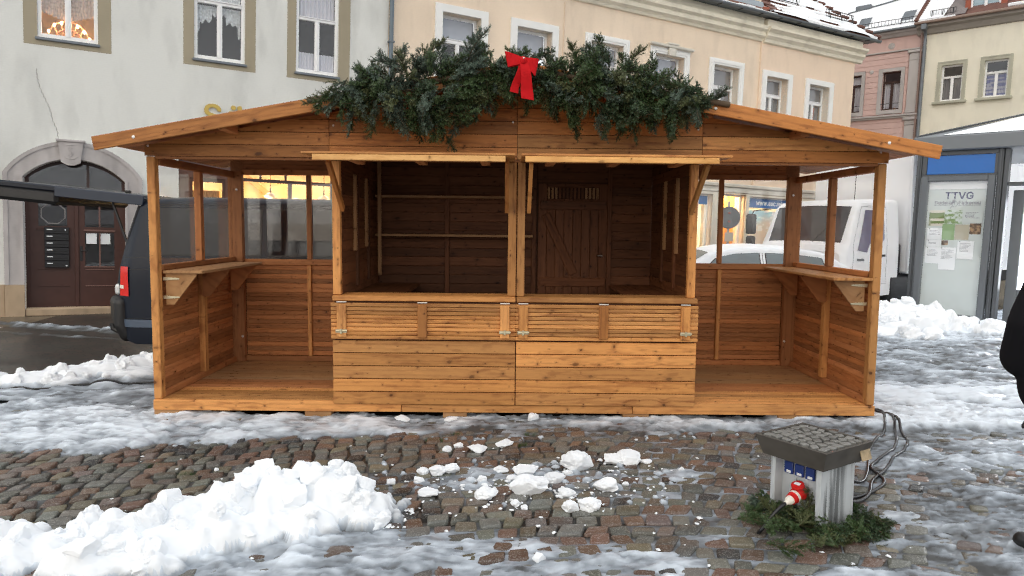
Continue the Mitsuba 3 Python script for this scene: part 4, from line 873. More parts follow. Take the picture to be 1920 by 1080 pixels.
# ------------------------------------------------------------------ pink and cream houses across the side street
C_O = np.array([14.70610768, 20.61783944, 0.0])
FC = Frame(C_O, -45.5)
PK = thing('pink_house', 'pink house with grooved boarding, grey pilasters and a white snowy roof', 'house')
pkwin = [(-1.37, -.73), (-2.75, -2.12), (-4.1, -3.47)]
pk = sbox(-7.5, -.6, -.06, 9.25).difference(union_all([sbox(a, 6.57, b, 7.98) for a, b in pkwin]))
put(PK, 'wall', FC(wallpoly(pk, -.35, -.02)), PINK_WALL)
ph_ = union_all([sbox(a-.15, 6.40, b+.13, 8.12) for a, b in pkwin]+[sbox(-.52, 6.36, -.06, 8.65)])
for j in range(11):      # grooved boards of the upper storey
    z0 = 6.42+.205*j
    piece = sbox(-7.5, z0+.008, -.07, min(z0+.197, 8.66)).difference(ph_)
    for g in ([] if piece.is_empty else getattr(piece, 'geoms', [piece])): put(PK, 'board', FC(wallpoly(g, -.019, .006)), PINK_WALL)
for j in range(16):
    z0 = 2.9+.213*j
    put(PK, 'board', FC(wallpoly(sbox(-7.5, z0+.008, -.55, z0+.205), -.019, .006)), PINK_WALL)
for a, b in pkwin:
    put(PK, 'window_surround', FC(cat([wallpoly(sbox(a-.14, 6.42, b+.12, 8.10).difference(sbox(a, 6.57, b, 7.98)), -.02, .04), mv(bx(-.14, .14, .0, .05, -.035, .03, .015), M4(t=((a+b)/2, .02, 6.46)))])), GREYTRIM)
    w = window(FC, PK, a+.001, b-.001, 6.571, 7.979, .10, fm=FRAME_B, transom=7.60, fwid=.05, back=ROOMDARK, lower_blind='m_net', blind='m_net' if a < -2 else None)
    put(w, 'guard_rail', FC(tube([(a-.02, .03, 6.80), (b+.02, .03, 6.80)], .012, 6)), IRON)
put(PK, 'pilaster', FC(cat([bx(-.48, -.09, -.019, .05, 6.50, 8.30, .01), bx(-.50, -.07, -.019, .06, 6.40, 6.52, .01), bx(-.50, -.07, -.019, .07, 8.30, 8.36, .01), bx(-.48, -.09, -.019, .055, 8.36, 8.56, .01), bx(-.54, -.05, -.019, .12, 8.56, 8.66, .02), mv(ico(1), M4(np.diag([.05, .02, .03]), (-.285, .055, 8.46)))])), GREYTRIM)
put(PK, 'pilaster', FC(cat([bx(-.48, -.09, -.019, .05, 2.9, 5.95, .01), bx(-.54, -.05, -.019, .12, 6.13, 6.24, .02), bx(-.48, -.09, -.019, .055, 5.96, 6.13, .01), mv(ico(1), M4(np.diag([.05, .02, .03]), (-.285, .055, 6.05)))])), GREYTRIM)
put(PK, 'band', FC(cat([bx(-7.5, -.06, -.019, .14, 6.30, 6.37, .02), bx(-7.5, -.06, -.019, .09, 6.245, 6.30, .01)])), GREYTRIM)
put(PK, 'band', FC(cat([bx(-7.5, -.06, -.019, .07, 8.68, 8.73, .01)])), GREYTRIM)
put(PK, 'rosette', FC(mv(lathe([(0, .04), (.08, .03), (.12, 0)], 16), M4(R3((1, 0, 0), -90), (-1.15, -.02, 8.92)))), GREYTRIM, 40); put(PK, 'knob', FC(mv(lathe([(0, .04), (.06, .03), (.08, 0)], 12), M4(R3((1, 0, 0), -90), (-1.78, .0, 8.04)))), GREYTRIM, 40)
put(PK, 'cornice', profile_run(FC, [(-.02, 9.22), (.06, 9.22), (.14, 9.30), (.24, 9.34), (.24, 9.40), (-.02, 9.40)], -7.5, -.1), GREYTRIM)
put(PK, 'gutter', FC(bx(-7.5, -.25, .20, .36, 9.40, 9.48, .03)), ZINC)
def croof(t, s): return (s, .3-t*.77, 9.47+t*.64)
PR = put(PK, 'roof', FC((np.array([croof(0, -7.6), croof(0, -.2), croof(7, -.2), croof(7, -7.6)]), np.array([[0, 1, 2], [0, 2, 3]]))), SNOW)
a, b = np.array(croof(.3, -6.5)), np.array(croof(.3, -.35)); put(PR, 'snow_guard', FC(snow_guard(PK, FC, (a+[0, 0, .03], b+[0, 0, .03]), .17, 52)), IRON)
for s in (-2.5, -.95):
    put(PR, 'skylight', FC((np.array([croof(.55, s), croof(.55, s+.42), np.array(croof(.95, s+.5))+[0, .12, .12], np.array(croof(.95, s+.08))+[0, .12, .12]]), np.array([[0, 1, 2], [0, 2, 3]]))), ZINC)
put(PR, 'vent_box', FC(mv(bx(-.3, .3, -.1, .1, -.08, .1, .03), M4(t=np.array(croof(2.2, -2.75))+[0, 0, .05]))), ZINC); put(PR, 'cable', FC(tube([np.array(croof(2.0, -3.3))+[0, 0, .03], np.array(croof(2.3, -2.0))+[0, 0, .05], np.array(croof(2.7, -.8))+[0, 0, .05]], .03, 5)), ZINC)
CR = thing('cream_house', 'pale cream house with sage window surrounds and tiled roof dormer', 'house')
cwin = [(.60, 1.28), (1.92, 2.62), (3.35, 4.05), (4.8, 5.5)]
cwl = sbox(0.0, -.6, 8.5, 9.2).difference(union_all([sbox(a, 6.70, b, 7.96) for a, b in cwin]))
put(CR, 'wall', FC(wallpoly(cwl, -.35, 0.04)), CREAM_WALL); put(CR, 'side_wall', FC(bx(8.2, 8.5, -8, -.351, -.6, 9.2)), CREAM_WALL)
for i, (a, b) in enumerate(cwin):
    put(CR, 'window_surround', FC(cat([wallpoly(sbox(a-.12, 6.70, b+.12, 8.09).difference(sbox(a, 6.70, b, 7.96)), .039, .075), wallpoly(sbox(a-.12, 6.70, b+.12, 8.09).difference(sbox(a-.08, 6.70, b+.08, 8.05)), .0755, .09)])), SAGE)
    put(CR, 'window_reveal', FC(wallpoly(sbox(a-.01, 6.69, b+.01, 7.97).difference(sbox(a, 6.70, b, 7.96)), -.12, .0385)), SAGE)
    put(CR, 'window_sill', FC(bx(a-.20, b+.18, .0, .17, 6.60, 6.695, .015)), SAGE)
    window(FC, CR, a+.001, b-.001, 6.701, 7.959, .06, transom=7.54, fwid=.055, back=ROOMDARK, lower_blind='m_blind_grey' if i == 0 else mat('curtain_blue', mikit.proc(lambda p, n, uv: mix((.10, .11, .25), (.30, .30, .36), smoothstep(.5, .6, noise(p.x*3, p.y*3, p.z*16)))), .9) if i == 1 else 'm_net')
put(CR, 'cornice', profile_run(FC, [(.04, 9.12), (.12, 9.14), (.2, 9.3), (.32, 9.36), (.32, 9.5), (.04, 9.5)], -.25, 8.6), mat('cornice_taupe', (.25, .23, .205), .7))
put(CR, 'gutter', FC(bx(-.3, 8.6, .33, .45, 9.45, 9.54, .03)), mat('copper_brown', (.24, .17, .14), .5))
put(CR, 'downpipe', FC(cat([tube([(.02, .40, 9.42), (.02, .16, 9.2), (.02, .12, 8.9), (.02, .12, 0)], .055, 10), mv(bx(-.09, .09, -.09, .09, -.1, .1, .02), M4(t=(.02, .36, 9.34)))])), ZINC, 40)
put(CR, 'downpipe', FC(tube([(-.10, .14, 9.2), (-.10, .10, 8.9), (-.10, .1, 0)], .035, 8)), mat('pipe_brown', (.2, .13, .11), .5), 40)
CRF = put(CR, 'roof', FC((np.array([croof(0, -.25), croof(0, 8.6), croof(7, 8.6), croof(7, -.25)])+[0, .1, .05], np.array([[0, 1, 2], [0, 2, 3]]))), TILERED)
# snow-covered tile courses at the verge and dark tiles beside the dormer
for j in range(20):
    t0 = .1+.10*j
    s = .05+.01*(j % 2)
    put(CRF, 'tile_course', FC((lambda q: (np.array(q), np.array([[0, 1, 2], [0, 2, 3], [0, 4, 5], [0, 5, 1]])))([np.array(croof(t0, .35+.35*math.sin(j*1.7)**2))+[0, .13, .10], np.array(croof(t0, 1.28))+[0, .13, .10], np.array(croof(t0+.11, 1.28))+[0, .11, .08], np.array(croof(t0+.11, .35+.35*math.sin(j*1.7)**2))+[0, .11, .08], np.array(croof(t0, .35+.35*math.sin(j*1.7)**2))+[0, .13, .06], np.array(croof(t0, 1.28))+[0, .13, .06]])), mat('tile_grey', (.22, .2, .2), .7))
put(CRF, 'snow', FC((np.array([croof(.05, -.2), croof(.05, .62), croof(2.0, .75), croof(2.0, .1), croof(7, 1.2), croof(7, -.2)])+[0, .14, .10], np.array([[0, 1, 2], [0, 2, 3], [0, 3, 4], [0, 4, 5]]))), SNOW); put(CRF, 'verge', FC(cat([mv(cbox(-.08, .08, -.06, .06, -.03, .05, .02), M4(t=np.array(croof(t, -.24))+[0, .1, .1])) for t in np.arange(.05, 5, .14)])), TILERED)
a, b = np.array(croof(.22, .15)), np.array(croof(.22, .95)); put(CRF, 'snow_guard', FC(snow_guard(CR, FC, (a+[0, .1, .12], b+[0, .1, .12]), .17, 9)), IRON)
put(CRF, 'eaves_snow', FC(bx(-.2, .98, .12, .40, 9.53, 9.60, .03)), SNOW); put(CRF, 'eaves_snow', FC(bx(2.5, 3.3, .12, .36, 9.58, 9.70, .03)), SNOW)
put(CR, 'dormer', FC(cat([bx(1.18, 1.33, -1.5, .05, 9.52, 11.5), bx(2.24, 2.42, -1.5, .05, 9.52, 11.5), bx(1.33, 2.24, -1.5, -.1, 9.52, 9.56)])), BRICKRED)
window(FC, f'{CR}__dormer', 1.335, 2.235, 9.57, 11.2, .0, fwid=.06, back=ROOMGREY, blind=mat('dormer_blind', (.28, .40, .46), .9))

# ================================================================== MARKET HUT
HUT = thing('market_hut', 'long stained wooden market hut with open wings, gable roof and two serving hatches', 'market hut')
def roofz(x, dz=0.0): return 2.853-0.1825*abs(x)+dz
DEP = 1.73
# floor
for side in (-1, 1):
    fl = fresh(f'{HUT}__floor'); labels[fl] = {}
    y = 0.03
    while y < 1.68:
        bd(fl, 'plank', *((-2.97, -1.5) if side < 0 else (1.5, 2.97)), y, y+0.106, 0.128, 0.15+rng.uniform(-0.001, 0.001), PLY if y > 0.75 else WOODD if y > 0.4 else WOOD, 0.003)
        y += 0.109
    del labels[fl]
put(HUT, 'floor_panel', cbox(-1.46, 1.46, 0.03, 1.70, 0.12, 0.148), WOODD, uv=np.random.default_rng(1).uniform(0, 1, (8, 2)))
for x0, x1 in ((-3.0, -0.945), (-0.94, 0.975), (0.98, 3.0)):
    bd(HUT, 'base_beam', x0, x1, -0.018, 0.028, 0.062, 0.148 if abs((x0+x1)/2) > 1 else 0.128, WOOD, 0.005)
for x in (-2.97, 2.97): bd(HUT, 'side_beam', x-0.02, x+0.02, 0.03, 1.73, 0.062, 0.128, WOODD)
for x0, w in ((-3.0, 0.26), (-1.75, 0.22), (-0.6, 0.2), (0.9, 0.22), (2.2, 0.25)):
    for y in (0.0, 0.8, 1.5): bd(HUT, 'foot_block', x0, x0+w, y-0.005, y+0.12, -0.01, 0.06, PLY, 0.004)
# corner posts
for x0 in (-3.0, 2.935):
    bd(HUT, 'corner_post', x0, x0+0.065, 0.0, 0.075, 0.15, 2.145, WOOD, 0.006)
for x0, x1 in ((-2.955, -2.85), (2.85, 2.955)):
    bd(HUT, 'back_post', x0, x1, 1.655, 1.725, 0.15, 2.15, WOODD, 0.005)
# gable front: four panels of boards cut to the roof slope
gx = [-3.0, -1.517, -0.004, 1.487, 3.0]
rows = [2.145, 2.24, 2.345, 2.447, 2.55, 2.652, 2.755, 2.80]
for i in range(4):
    gp = fresh(f'{HUT}__gable_panel')
    for j in range(len(rows)-1):
        x0, x1 = gx[i]+0.002, gx[i+1]-0.002
        poly = sbox(x0, rows[j]+0.0025, x1, rows[j+1]-0.0025)
        roof = Polygon([(-3.4, 2.0), (3.4, 2.0), (3.4, roofz(3.4, -0.075)), (0, roofz(0, -0.075)), (-3.4, roofz(3.4, -0.075))])
        q = poly.intersection(roof)
        if q.is_empty or q.area < 0.004: continue
        oy = rng.uniform(-0.0015, 0.0015)
        woodput(gp, 'plank', ext_xz(q, -0.022+oy, 0.0), WOODB if j > 1 else (WOODB if rng.random() < 0.5 else WOOD), (1, 0, 0), (0, 0, 1))
# dark batten behind the gable joints, header over the hatches
bd(HUT, 'header_beam', -3.0+0.07, 2.93, 0.002, 0.06, 2.125, 2.235, WOODD)
# roof
for s in (-1, 1):
    rp = fresh(f'{HUT}__roof')
    a = np.array([0, 0, roofz(0, -0.035)]); b = np.array([s*3.235, 0, roofz(3.235, -0.035)])
    for k in range(18):
        y0 = -0.27+k*0.135
        beam(rp, 'plank', a+[0, y0+0.066, 0], b+[0, y0+0.066, 0], 0.130, 0.022, (0, 1, 0), WOODD, 0.002)
    n = np.array([s*0.1825, 0, 1.0]); n /= np.linalg.norm(n)
    put(HUT, 'roofing_felt', mv(cbox(0.0, 3.29, -0.28, 2.17, 0, 0.006), M4(R3((0, 1, 0), math.degrees(math.atan(0.1825))) if s > 0 else R3((0, 0, 1), 180)@R3((0, 1, 0), math.degrees(math.atan(0.1825))), (0, 0 if s > 0 else 1.89, roofz(0, -0.018)))), BLACK)
    # barge board
    fp0 = np.array([s*0.004, -0.305, roofz(0, -0.053)]); fp1 = np.array([s*3.245, -0.305, roofz(3.245, -0.053)])
    fa = beam(HUT, 'barge_board', fp0, fp1, 0.104, 0.026, (0, 0, 1), WOODB, 0.004)
    for xx in ((2.93, 1.53) if s < 0 else (1.5, 2.84)):
        put(fa, 'bolt', mv(ico(2), M4(np.diag([0.013, 0.006, 0.013]), (s*xx, -0.319, roofz(xx, -0.06)))), BOLT, True)
    for xx in (0.75, 1.5, 2.25):
        beam(HUT, 'rafter', (s*xx-0.03, -0.25, roofz(xx, -0.085)), (s*xx-0.03, 1.95, roofz(xx, -0.085)), 0.06, 0.07, (0, 0, 1), WOODD)
# screw heads on the panels
for x, z in ((-1.48, 2.40), (1.45, 2.40), (-0.04, 2.44), (2.93, 2.235), (-2.97, 2.225)):
    put(HUT, 'bolt', mv(ico(2), M4(np.diag([0.009, 0.005, 0.009]), (x, -0.024, z))), BOLT, True)
for x, y, z in ((-2.90, 1.652, 1.96), (2.90, 1.652, 1.96), (-2.87, 1.652, 0.42), (2.87, 1.652, 0.42)):
    put(HUT, 'bolt', mv(ico(2), M4(np.diag([0.012, 0.006, 0.012]), (x, y, z))), BOLT, True)
# serving front: centre posts
for x0, x1 in ((-1.502, -1.438), (-0.072, -0.005), (0.003, 0.066), (1.405, 1.470)):
    bd(HUT, 'front_post', x0, x1, -0.01, 0.05, 1.037, 2.126, WOOD, 0.005)
for x0, x1 in ((-1.502, -0.004), (0.003, 1.487)):
    fp = fresh(f'{HUT}__front_panel')
    for j in range(5):
        z0 = 0.13+0.1075*j
        bd(fp, 'plank', x0, x1, -0.040+rng.uniform(-0.0015, 0.0015), -0.019, z0+0.0028, z0+0.1047, WOOD, 0.007, axis=0)
    bd(HUT, 'counter', x0+0.001, x1-0.001, -0.045, 0.26, 0.990, 1.034, WOOD, 0.006)
    # lower hatch, folded down
    hp = fresh(f'{HUT}__lower_hatch')
    hx0, hx1 = x0-0.008, x1+0.003
    for j in range(9):
        z0 = 0.677+0.0333*j
        bd(hp, 'slat', hx0, hx1, -0.064+rng.uniform(-0.002, 0.002), -0.041, z0+0.0016, z0+0.0319, WOOD, 0.0055, axis=0)
    w = hx1-hx0
    for q in ((0.035, 0.085), (0.47, 0.52), (0.915, 0.965)) if x0 < 0 else ((0.017, 0.067), (0.455, 0.507), (0.90, 0.957)):
        c = hx0+w*sum(q)/2
        bd(hp, 'batten', c-0.0375, c+0.0375, -0.086, -0.065, 0.697, 0.966, WOODB if q[0] > 0.1 and q[0] < 0.8 else WOOD, 0.004)
        put(hp, 'hinge', cat([cbox(c-0.04, c+0.04, -0.070, -0.064, 0.977, 0.984, 0.001), tube([(c-0.04, -0.068, 0.984), (c+0.04, -0.068, 0.984)], 0.005)]), STEEL)
    for c in ((hx0+0.09, hx0+w*0.94) if x0 < 0 else (hx0+w*0.042, hx0+w*0.928)):
        put(hp, 'latch', cat([cbox(c-0.045, c+0.045, -0.092, -0.088, 0.735, 0.762, 0.001), tube([(c-0.04, -0.096, 0.75), (c+0.05, -0.096, 0.75)], 0.006), cbox(c-0.008, c+0.008, -0.108, -0.09, 0.728, 0.768, 0.002)]), BRASSY)
    # upper hatch, opened as an awning
    ua = fresh(f'{HUT}__upper_hatch')
    ex0, ex1 = (x0-0.06, x1-0.02) if x0 < 0 else (x0+0.02, x1+0.05)
    for j in range(7):
        y0 = -0.665+0.092*j; zz = 2.116+0.002*j
        bd(ua, 'slat', ex0, ex1, y0, y0+0.0905, zz, zz+0.016, WOOD, 0.003, axis=0)
    bd(ua, 'front_batten', (x0+0.02) if x0 < 0 else 0.048, -0.094 if x0 < 0 else (x1-0.042), -0.662, -0.628, 2.072, 2.1145, WOODP, 0.003)
    for c in (x0+0.25, (x0+x1)/2, x1-0.25): bd(ua, 'cross_batten', c-0.035, c+0.035, -0.627, -0.06, 2.09, 2.1145, WOODD, 0.003, axis=1)
    for c in (x0+0.093, x1-0.08):
        beam(ua, 'brace', (c, -0.035, 1.735), (c+(0.03 if c < x0+0.5 else -0.03)*0, -0.50, 2.085), 0.055, 0.03, (0, 1, 1), WOODB if x0 < 0 else WOOD, 0.003)
# centre room: side walls, back wall, shelves, door
def planks_x(parent, x0, x1, y0, y1, z0, z1, h, m):
    n = int(round((z1-z0)/h)); h = (z1-z0)/n
    for j in range(n): bd(parent, 'plank', x0, x1, y0, y1+rng.uniform(-0.002, 0.002), z0+j*h+0.0006, z0+(j+1)*h-0.0006, m, 0.003, axis=0)
def planks_y(parent, x0, x1, y0, y1, z0, z1, h, m):
    n = int(round((z1-z0)/h)); h = (z1-z0)/n
    for j in range(n): bd(parent, 'plank', x0, x1+rng.uniform(-0.002, 0.002), y0, y1, z0+j*h+0.0006, z0+(j+1)*h-0.0006, m, 0.003, axis=1)
for s in (-1, 1):
    cw = fresh(f'{HUT}__partition_wall')
    planks_y(cw, s*1.455-0.012, s*1.455+0.012, 0.055, 1.73, 0.15, 2.43, 0.095, WOOD_SHADED)
    for y, z0, z1, m in ((0.52, 1.38, 2.05, PLY), (0.60, 1.06, 2.0, WOOD_SHADED), (1.02, 1.40, 2.05, PLY), (1.12, 1.08, 2.0, WOOD_SHADED)):
        bd(HUT, 'wall_batten', s*1.44-0.02, s*1.44+0.02, y, y+0.055, z0, z1, m, 0.003)
    bd(HUT, 'side_counter', *((-1.44, -0.98) if s < 0 else (0.98, 1.44)), 0.45, 1.55, 0.985, 1.01, WOOD_SHADED, 0.003)
bw = fresh(f'{HUT}__back_wall')
planks_x(bw, -1.44, 0.225, 1.735, 1.755, 0.15, 2.5, 0.094, WOOD_SHADED)
planks_x(bw, 0.985, 1.44, 1.735, 1.755, 0.15, 2.5, 0.094, WOOD_SHADED)
planks_x(bw, 0.227, 0.983, 1.735, 1.755, 2.08, 2.5, 0.094, WOOD_SHADED)
for x in (-0.717, 0.20, 0.995): bd(HUT, 'stud', x-0.022, x+0.022, 1.70, 1.733, 0.15, 2.45, WOOD_SHADED, 0.003)
for z in (1.90, 1.508):
    bd(HUT, 'shelf', -1.43, 0.18, 1.46, 1.698, z-0.012, z+0.012, PLY, 0.003)
bd(HUT, 'shelf_upright', -1.395, -1.36, 1.42, 1.456, 1.10, 2.3, PLY, 0.003)
dk = fresh(f'{HUT}__back_door')
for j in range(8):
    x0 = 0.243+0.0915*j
    bd(dk, 'plank', x0+0.001, x0+0.0905, 1.728, 1.748, 0.17, 1.90 if 0 < j < 7 else 2.06, WOOD_SHADED, 0.004, axis=2)
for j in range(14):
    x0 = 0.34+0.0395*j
    bd(dk, 'slat', x0, x0+0.024, 1.728, 1.744, 1.9015, 2.019, PLY if (j < 3 or j > 9) else WOOD_SHADED, 0.002, axis=2)
bd(dk, 'rail', 0.335, 0.885, 1.728, 1.748, 2.02, 2.06, WOOD_SHADED); bd(dk, 'rail', 0.26, 0.96, 1.703, 1.727, 1.79, 1.88, WOOD_SHADED); bd(dk, 'rail', 0.26, 0.96, 1.703, 1.727, 0.98, 1.07, WOOD_SHADED)
beam(dk, 'brace', (0.32, 1.715, 1.74), (0.62, 1.715, 1.11), 0.09, 0.024, (1, 0, 0.3), WOOD_SHADED)
put(HUT, 'handle', tube([(0.92, 1.69, 1.30), (0.92, 1.67, 1.31), (0.87, 1.67, 1.31)], 0.008), STEEL, 40)
for s in (-1, 1): put(HUT, 'wall_light_stop', cbox(s*1.455-0.004, s*1.455+0.004, 0.056, 1.729, 0.15, 2.42), WOOD_SHADED)  # added backing sheets, stop light leaking between the planks
put(HUT, 'wall_light_stop', cbox(-2.99, 2.99, 1.757, 1.762, 0.15, 1.20), WOOD_SHADED); put(HUT, 'wall_light_stop', cbox(-1.47, 1.47, 1.757, 1.762, 1.20, 2.52), WOOD_SHADED)
for s in (-1, 1): put(HUT, 'wall_light_stop', cbox(s*2.23-0.76, s*2.23+0.76, 1.757, 1.762, 2.14, 2.49), WOOD_SHADED)
put(HUT, 'gable_light_stop', ext_xz(Polygon([(-2.99, 2.146), (2.99, 2.146), (2.99, 2.23), (0, 2.76), (-2.99, 2.23)]), 0.0005, 0.0035), WOOD_SHADED)  # added sheet behind the gable boards, blocks light through the joints
put(HUT, 'rear_gable_light_stop', ext_xz(Polygon([(-2.99, 2.14), (2.99, 2.14), (2.99, 2.25), (0, 2.78), (-2.99, 2.25)]), 1.763, 1.767), WOOD_SHADED)
put(HUT, 'front_light_stop', cbox(-1.49, 1.475, -0.017, -0.012, 0.13, 0.985), WOOD_SHADED)  # added sheet behind the front planks, keeps light out of the gaps
# wings
for s in (-1, 1): put(HUT, 'corner_fillet', cbox(s*2.848, s*2.99, 1.736, 1.758, 2.14, 2.30), WOODD)
for s in (-1, 1): put(HUT, 'corner_fillet', cbox(s*2.954, s*2.994, 1.657, 1.757, 0.15, 2.15), WOODD)
for s in (-1, 1):
    put(HUT, 'wall_light_stop', cbox(s*2.996-0.002, s*2.996+0.002, 0.076, 1.75, 0.15, 1.24), WOODD)  # added backing against light leaks in the wing wall
    X = lambda a, b: tuple(sorted((s*a, s*b)))
    wl = fresh(f'{HUT}__side_wall')
    x0, x1 = X(2.993, 2.972)
    planks_y(wl, x0, x1, 0.076, 1.655, 0.152, 1.215, 0.048, WOODD)
    bd(HUT, 'sill_rail', *X(2.99, 2.925), 0.076, 1.655, 1.217, 1.262, WOODD)
    bd(HUT, 'top_rail', *X(2.99, 2.925), 0.076, 1.655, 2.085, 2.147, WOODD)
    bd(HUT, 'bottom_rail', *X(2.971, 2.935), 0.076, 1.655, 0.152, 0.205, WOODD)
    bd(HUT, 'side_post', *X(2.971, 2.915), 0.83, 0.90, 0.207, 1.215, WOOD); bd(HUT, 'side_post', *X(2.985, 2.925), 0.83, 0.90, 1.264, 2.083, WOODD)
    for ya, yb in ((0.078, 0.828), (0.902, 1.653)):
        v = np.array([(s*2.978, ya, 1.264), (s*2.978, yb, 1.264), (s*2.978, yb, 2.083), (s*2.978, ya, 2.083)])
        put(HUT, 'window_pane', (v, np.array([[0, 1, 2], [0, 2, 3]])), ACRYL)
    bk = fresh(f'{HUT}__rear_wall')
    x0, x1 = X(2.85, 1.468)
    planks_x(bk, x0, x1, 1.728, 1.748, 0.21, 1.175, 0.048, WOODD)
    bd(HUT, 'bottom_rail', x0, x1, 1.69, 1.727, 0.152, 0.208, WOODD)
    bd(HUT, 'sill_rail', x0, x1, 1.69, 1.75, 1.177, 1.238, WOODD)
    bd(HUT, 'top_rail', x0, x1, 1.69, 1.75, 2.118, 2.172, WOODD)
    planks_x(bk, x0, x1, 1.735, 1.755, 2.174, 2.46, 0.048, WOODD)
    bd(HUT, 'rear_post', *X(2.19, 2.145), 1.695, 1.75, 1.24, 2.116, WOODD); bd(HUT, 'rear_post', *X(2.19, 2.15), 1.69, 1.727, 0.21, 1.175, WOOD)
    for xa, xb in ((2.848, 2.192), (2.143, 1.47)):
        xa, xb = X(xa, xb); v = np.array([(xa, 1.738, 1.24), (xb, 1.738, 1.24), (xb, 1.738, 2.116), (xa, 1.738, 2.116)])
        put(HUT, 'window_pane', (v, np.array([[0, 1, 2], [0, 2, 3]])), ACRYL)
    # standing counter with three brackets
    ya, yb = (0.06, 1.52) if s < 0 else (-0.02, 1.60)
    wc = bd(HUT, 'wing_counter', *X(2.925, 2.60), ya, yb, 1.192, 1.2155, WOOD if s > 0 else PLY, 0.004)
    for i, y in enumerate((0.09, 0.80, 1.48)):
        tri = Polygon([(2.915, 1.19), (2.66, 1.19), (2.66, 1.175), (2.85, 0.93), (2.915, 0.93)])
        tri = aff.scale(tri, s, 1, origin=(0, 0))
        bk2 = woodput(HUT, 'bracket', ext_xz(tri, y, y+0.02), PLY if i == 0 else WOODD, (1, 0, -1), (0, 1, 0.1))
        if i == 0:
            for z in (1.145, 0.99):
                p = Polygon([(2.935, z-0.013), (2.935, z+0.017), (2.80, z+0.008), (2.80, z-0.002)])
                put(bk2, 'hinge', ext_xz(aff.scale(p, s, 1, origin=(0, 0)), y-0.006, y-0.001), BRASSY)

# ================================================================== GARLAND
def make_branch(seed, L=0.36, droop=0.0, bushy=1.0):
    r = np.random.default_rng(seed)
    n = 15; t = np.linspace(0, 1, n)
    P = np.stack([t*L, 0.03*np.sin(t*3+r.uniform(0, 6))*t, -droop*L*t**2+0.02*np.sin(t*4+r.uniform(0, 6))*t], 1)
    sticks, NV = [(P, 0.0035)], []
    axes = []
    def needles(path, dens, ln, frm=0.0):
        d = np.diff(path, axis=0); l = np.linalg.norm(d, axis=1); tot = l.sum(); m = int(tot*dens)
        s = r.uniform(frm, 1, m)*tot; cum = np.r_[0, np.cumsum(l)]
        i = np.clip(np.searchsorted(cum, s)-1, 0, len(l)-1)
        base = path[i]+d[i]*((s-cum[i])/l[i])[:, None]; ax = d[i]/l[i][:, None]
        q = r.normal(size=(m, 3)); q -= ax*np.sum(q*ax, 1, keepdims=True); q /= np.linalg.norm(q, axis=1, keepdims=True)
        dirn = q*r.uniform(0.7, 1.0, (m, 1))+ax*r.uniform(0.35, 0.9, (m, 1)); dirn[:, 2] += 0.15; dirn /= np.linalg.norm(dirn, axis=1, keepdims=True)
        ln = ln*r.uniform(0.7, 1.2, (m, 1)); sd = np.cross(dirn, ax+1e-3); sd /= np.linalg.norm(sd, axis=1, keepdims=True)+1e-9
        w = 0.0020
        NV.append(np.stack([base-sd*w, base+sd*w, base+dirn*ln+sd*w*0.45, base+dirn*ln-sd*w*0.45], 1))
    needles(P, 620, 0.023, 0.05)
    for i in range(1, n-1):
        for q in range(2 if i < 10 else 3):
            if r.random() < 0.08: continue
            ll = L*(0.34*(1-t[i])+0.12)*r.uniform(0.55, 1.2)*bushy
            ang = math.radians(r.uniform(30, 60)); az = r.uniform(0, 6.28)
            dd = np.array([math.cos(ang), math.sin(ang)*math.cos(az), 0.8*math.sin(ang)*math.sin(az)]); dd /= np.linalg.norm(dd)
            tt = np.linspace(0, 1, 5)[:, None]
            tw = P[i]+dd*ll*tt+np.array([0.18, 0, -0.25*droop-0.03])*ll*tt**2
            sticks.append((tw, 0.0016)); needles(tw, 640, 0.021)
            if ll > 0.075 and r.random() < 0.7:
                for sg2 in (-1, 1):
                    d2 = dd+sg2*0.75*np.cross(dd, [0.2, 0.3, 1.0]); d2 /= np.linalg.norm(d2)
                    t3 = tw[2]+d2*ll*0.42*np.linspace(0, 1, 4)[:, None]
                    needles(t3, 620, 0.020)
    Q = np.concatenate(NV); m = len(Q)
    f = np.arange(m)[:, None]*4
    need = (Q.reshape(-1, 3), np.concatenate([f+[0, 1, 2], f+[0, 2, 3]]))
    return need, cat([tube(a, b, 4, False) for a, b in sticks])
BR = []
for i in range(10):
    nd, st = make_branch(100+i, 0.36, [0.0, 0.25, 0.5, 0.8, 0.1][i % 5], 1.0)
    BR.append((nd, mikit.ply(st, TWIG)))
BRN = [[mikit.ply(nd, m) for m in NEEDLES] for nd, _ in BR]
def place_branch(key_parent, pos, direction, roll, scale, var, tone, name='fir_branch', top=None):
    d = np.asarray(direction, float); d /= np.linalg.norm(d)
    z = np.array([0, 0, 1.0]) if abs(d[2]) < 0.95 else np.array([0, -1.0, 0])
    y = np.cross(z, d); y /= np.linalg.norm(y); z = np.cross(d, y)
    c, s = math.cos(roll), math.sin(roll); y, z = c*y+s*z, -s*y+c*z
    M = np.eye(4); M[:3, 0], M[:3, 1], M[:3, 2] = d*scale, y*scale, z*scale; M[:3, 3] = pos
    k = fresh(f'{key_parent}__{name}') if key_parent else top
    scene[k+('' if key_parent else '__needles')] = {**BRN[var][tone], 'to_world': T(M.tolist())}
    scene[k+'__stem'] = {**BR[var][1], 'to_world': T(M.tolist())}
    return k
GAR = thing('garland', 'thick fir branch garland draped along the ridge of the wooden hut', 'garland')
r = np.random.default_rng(21)
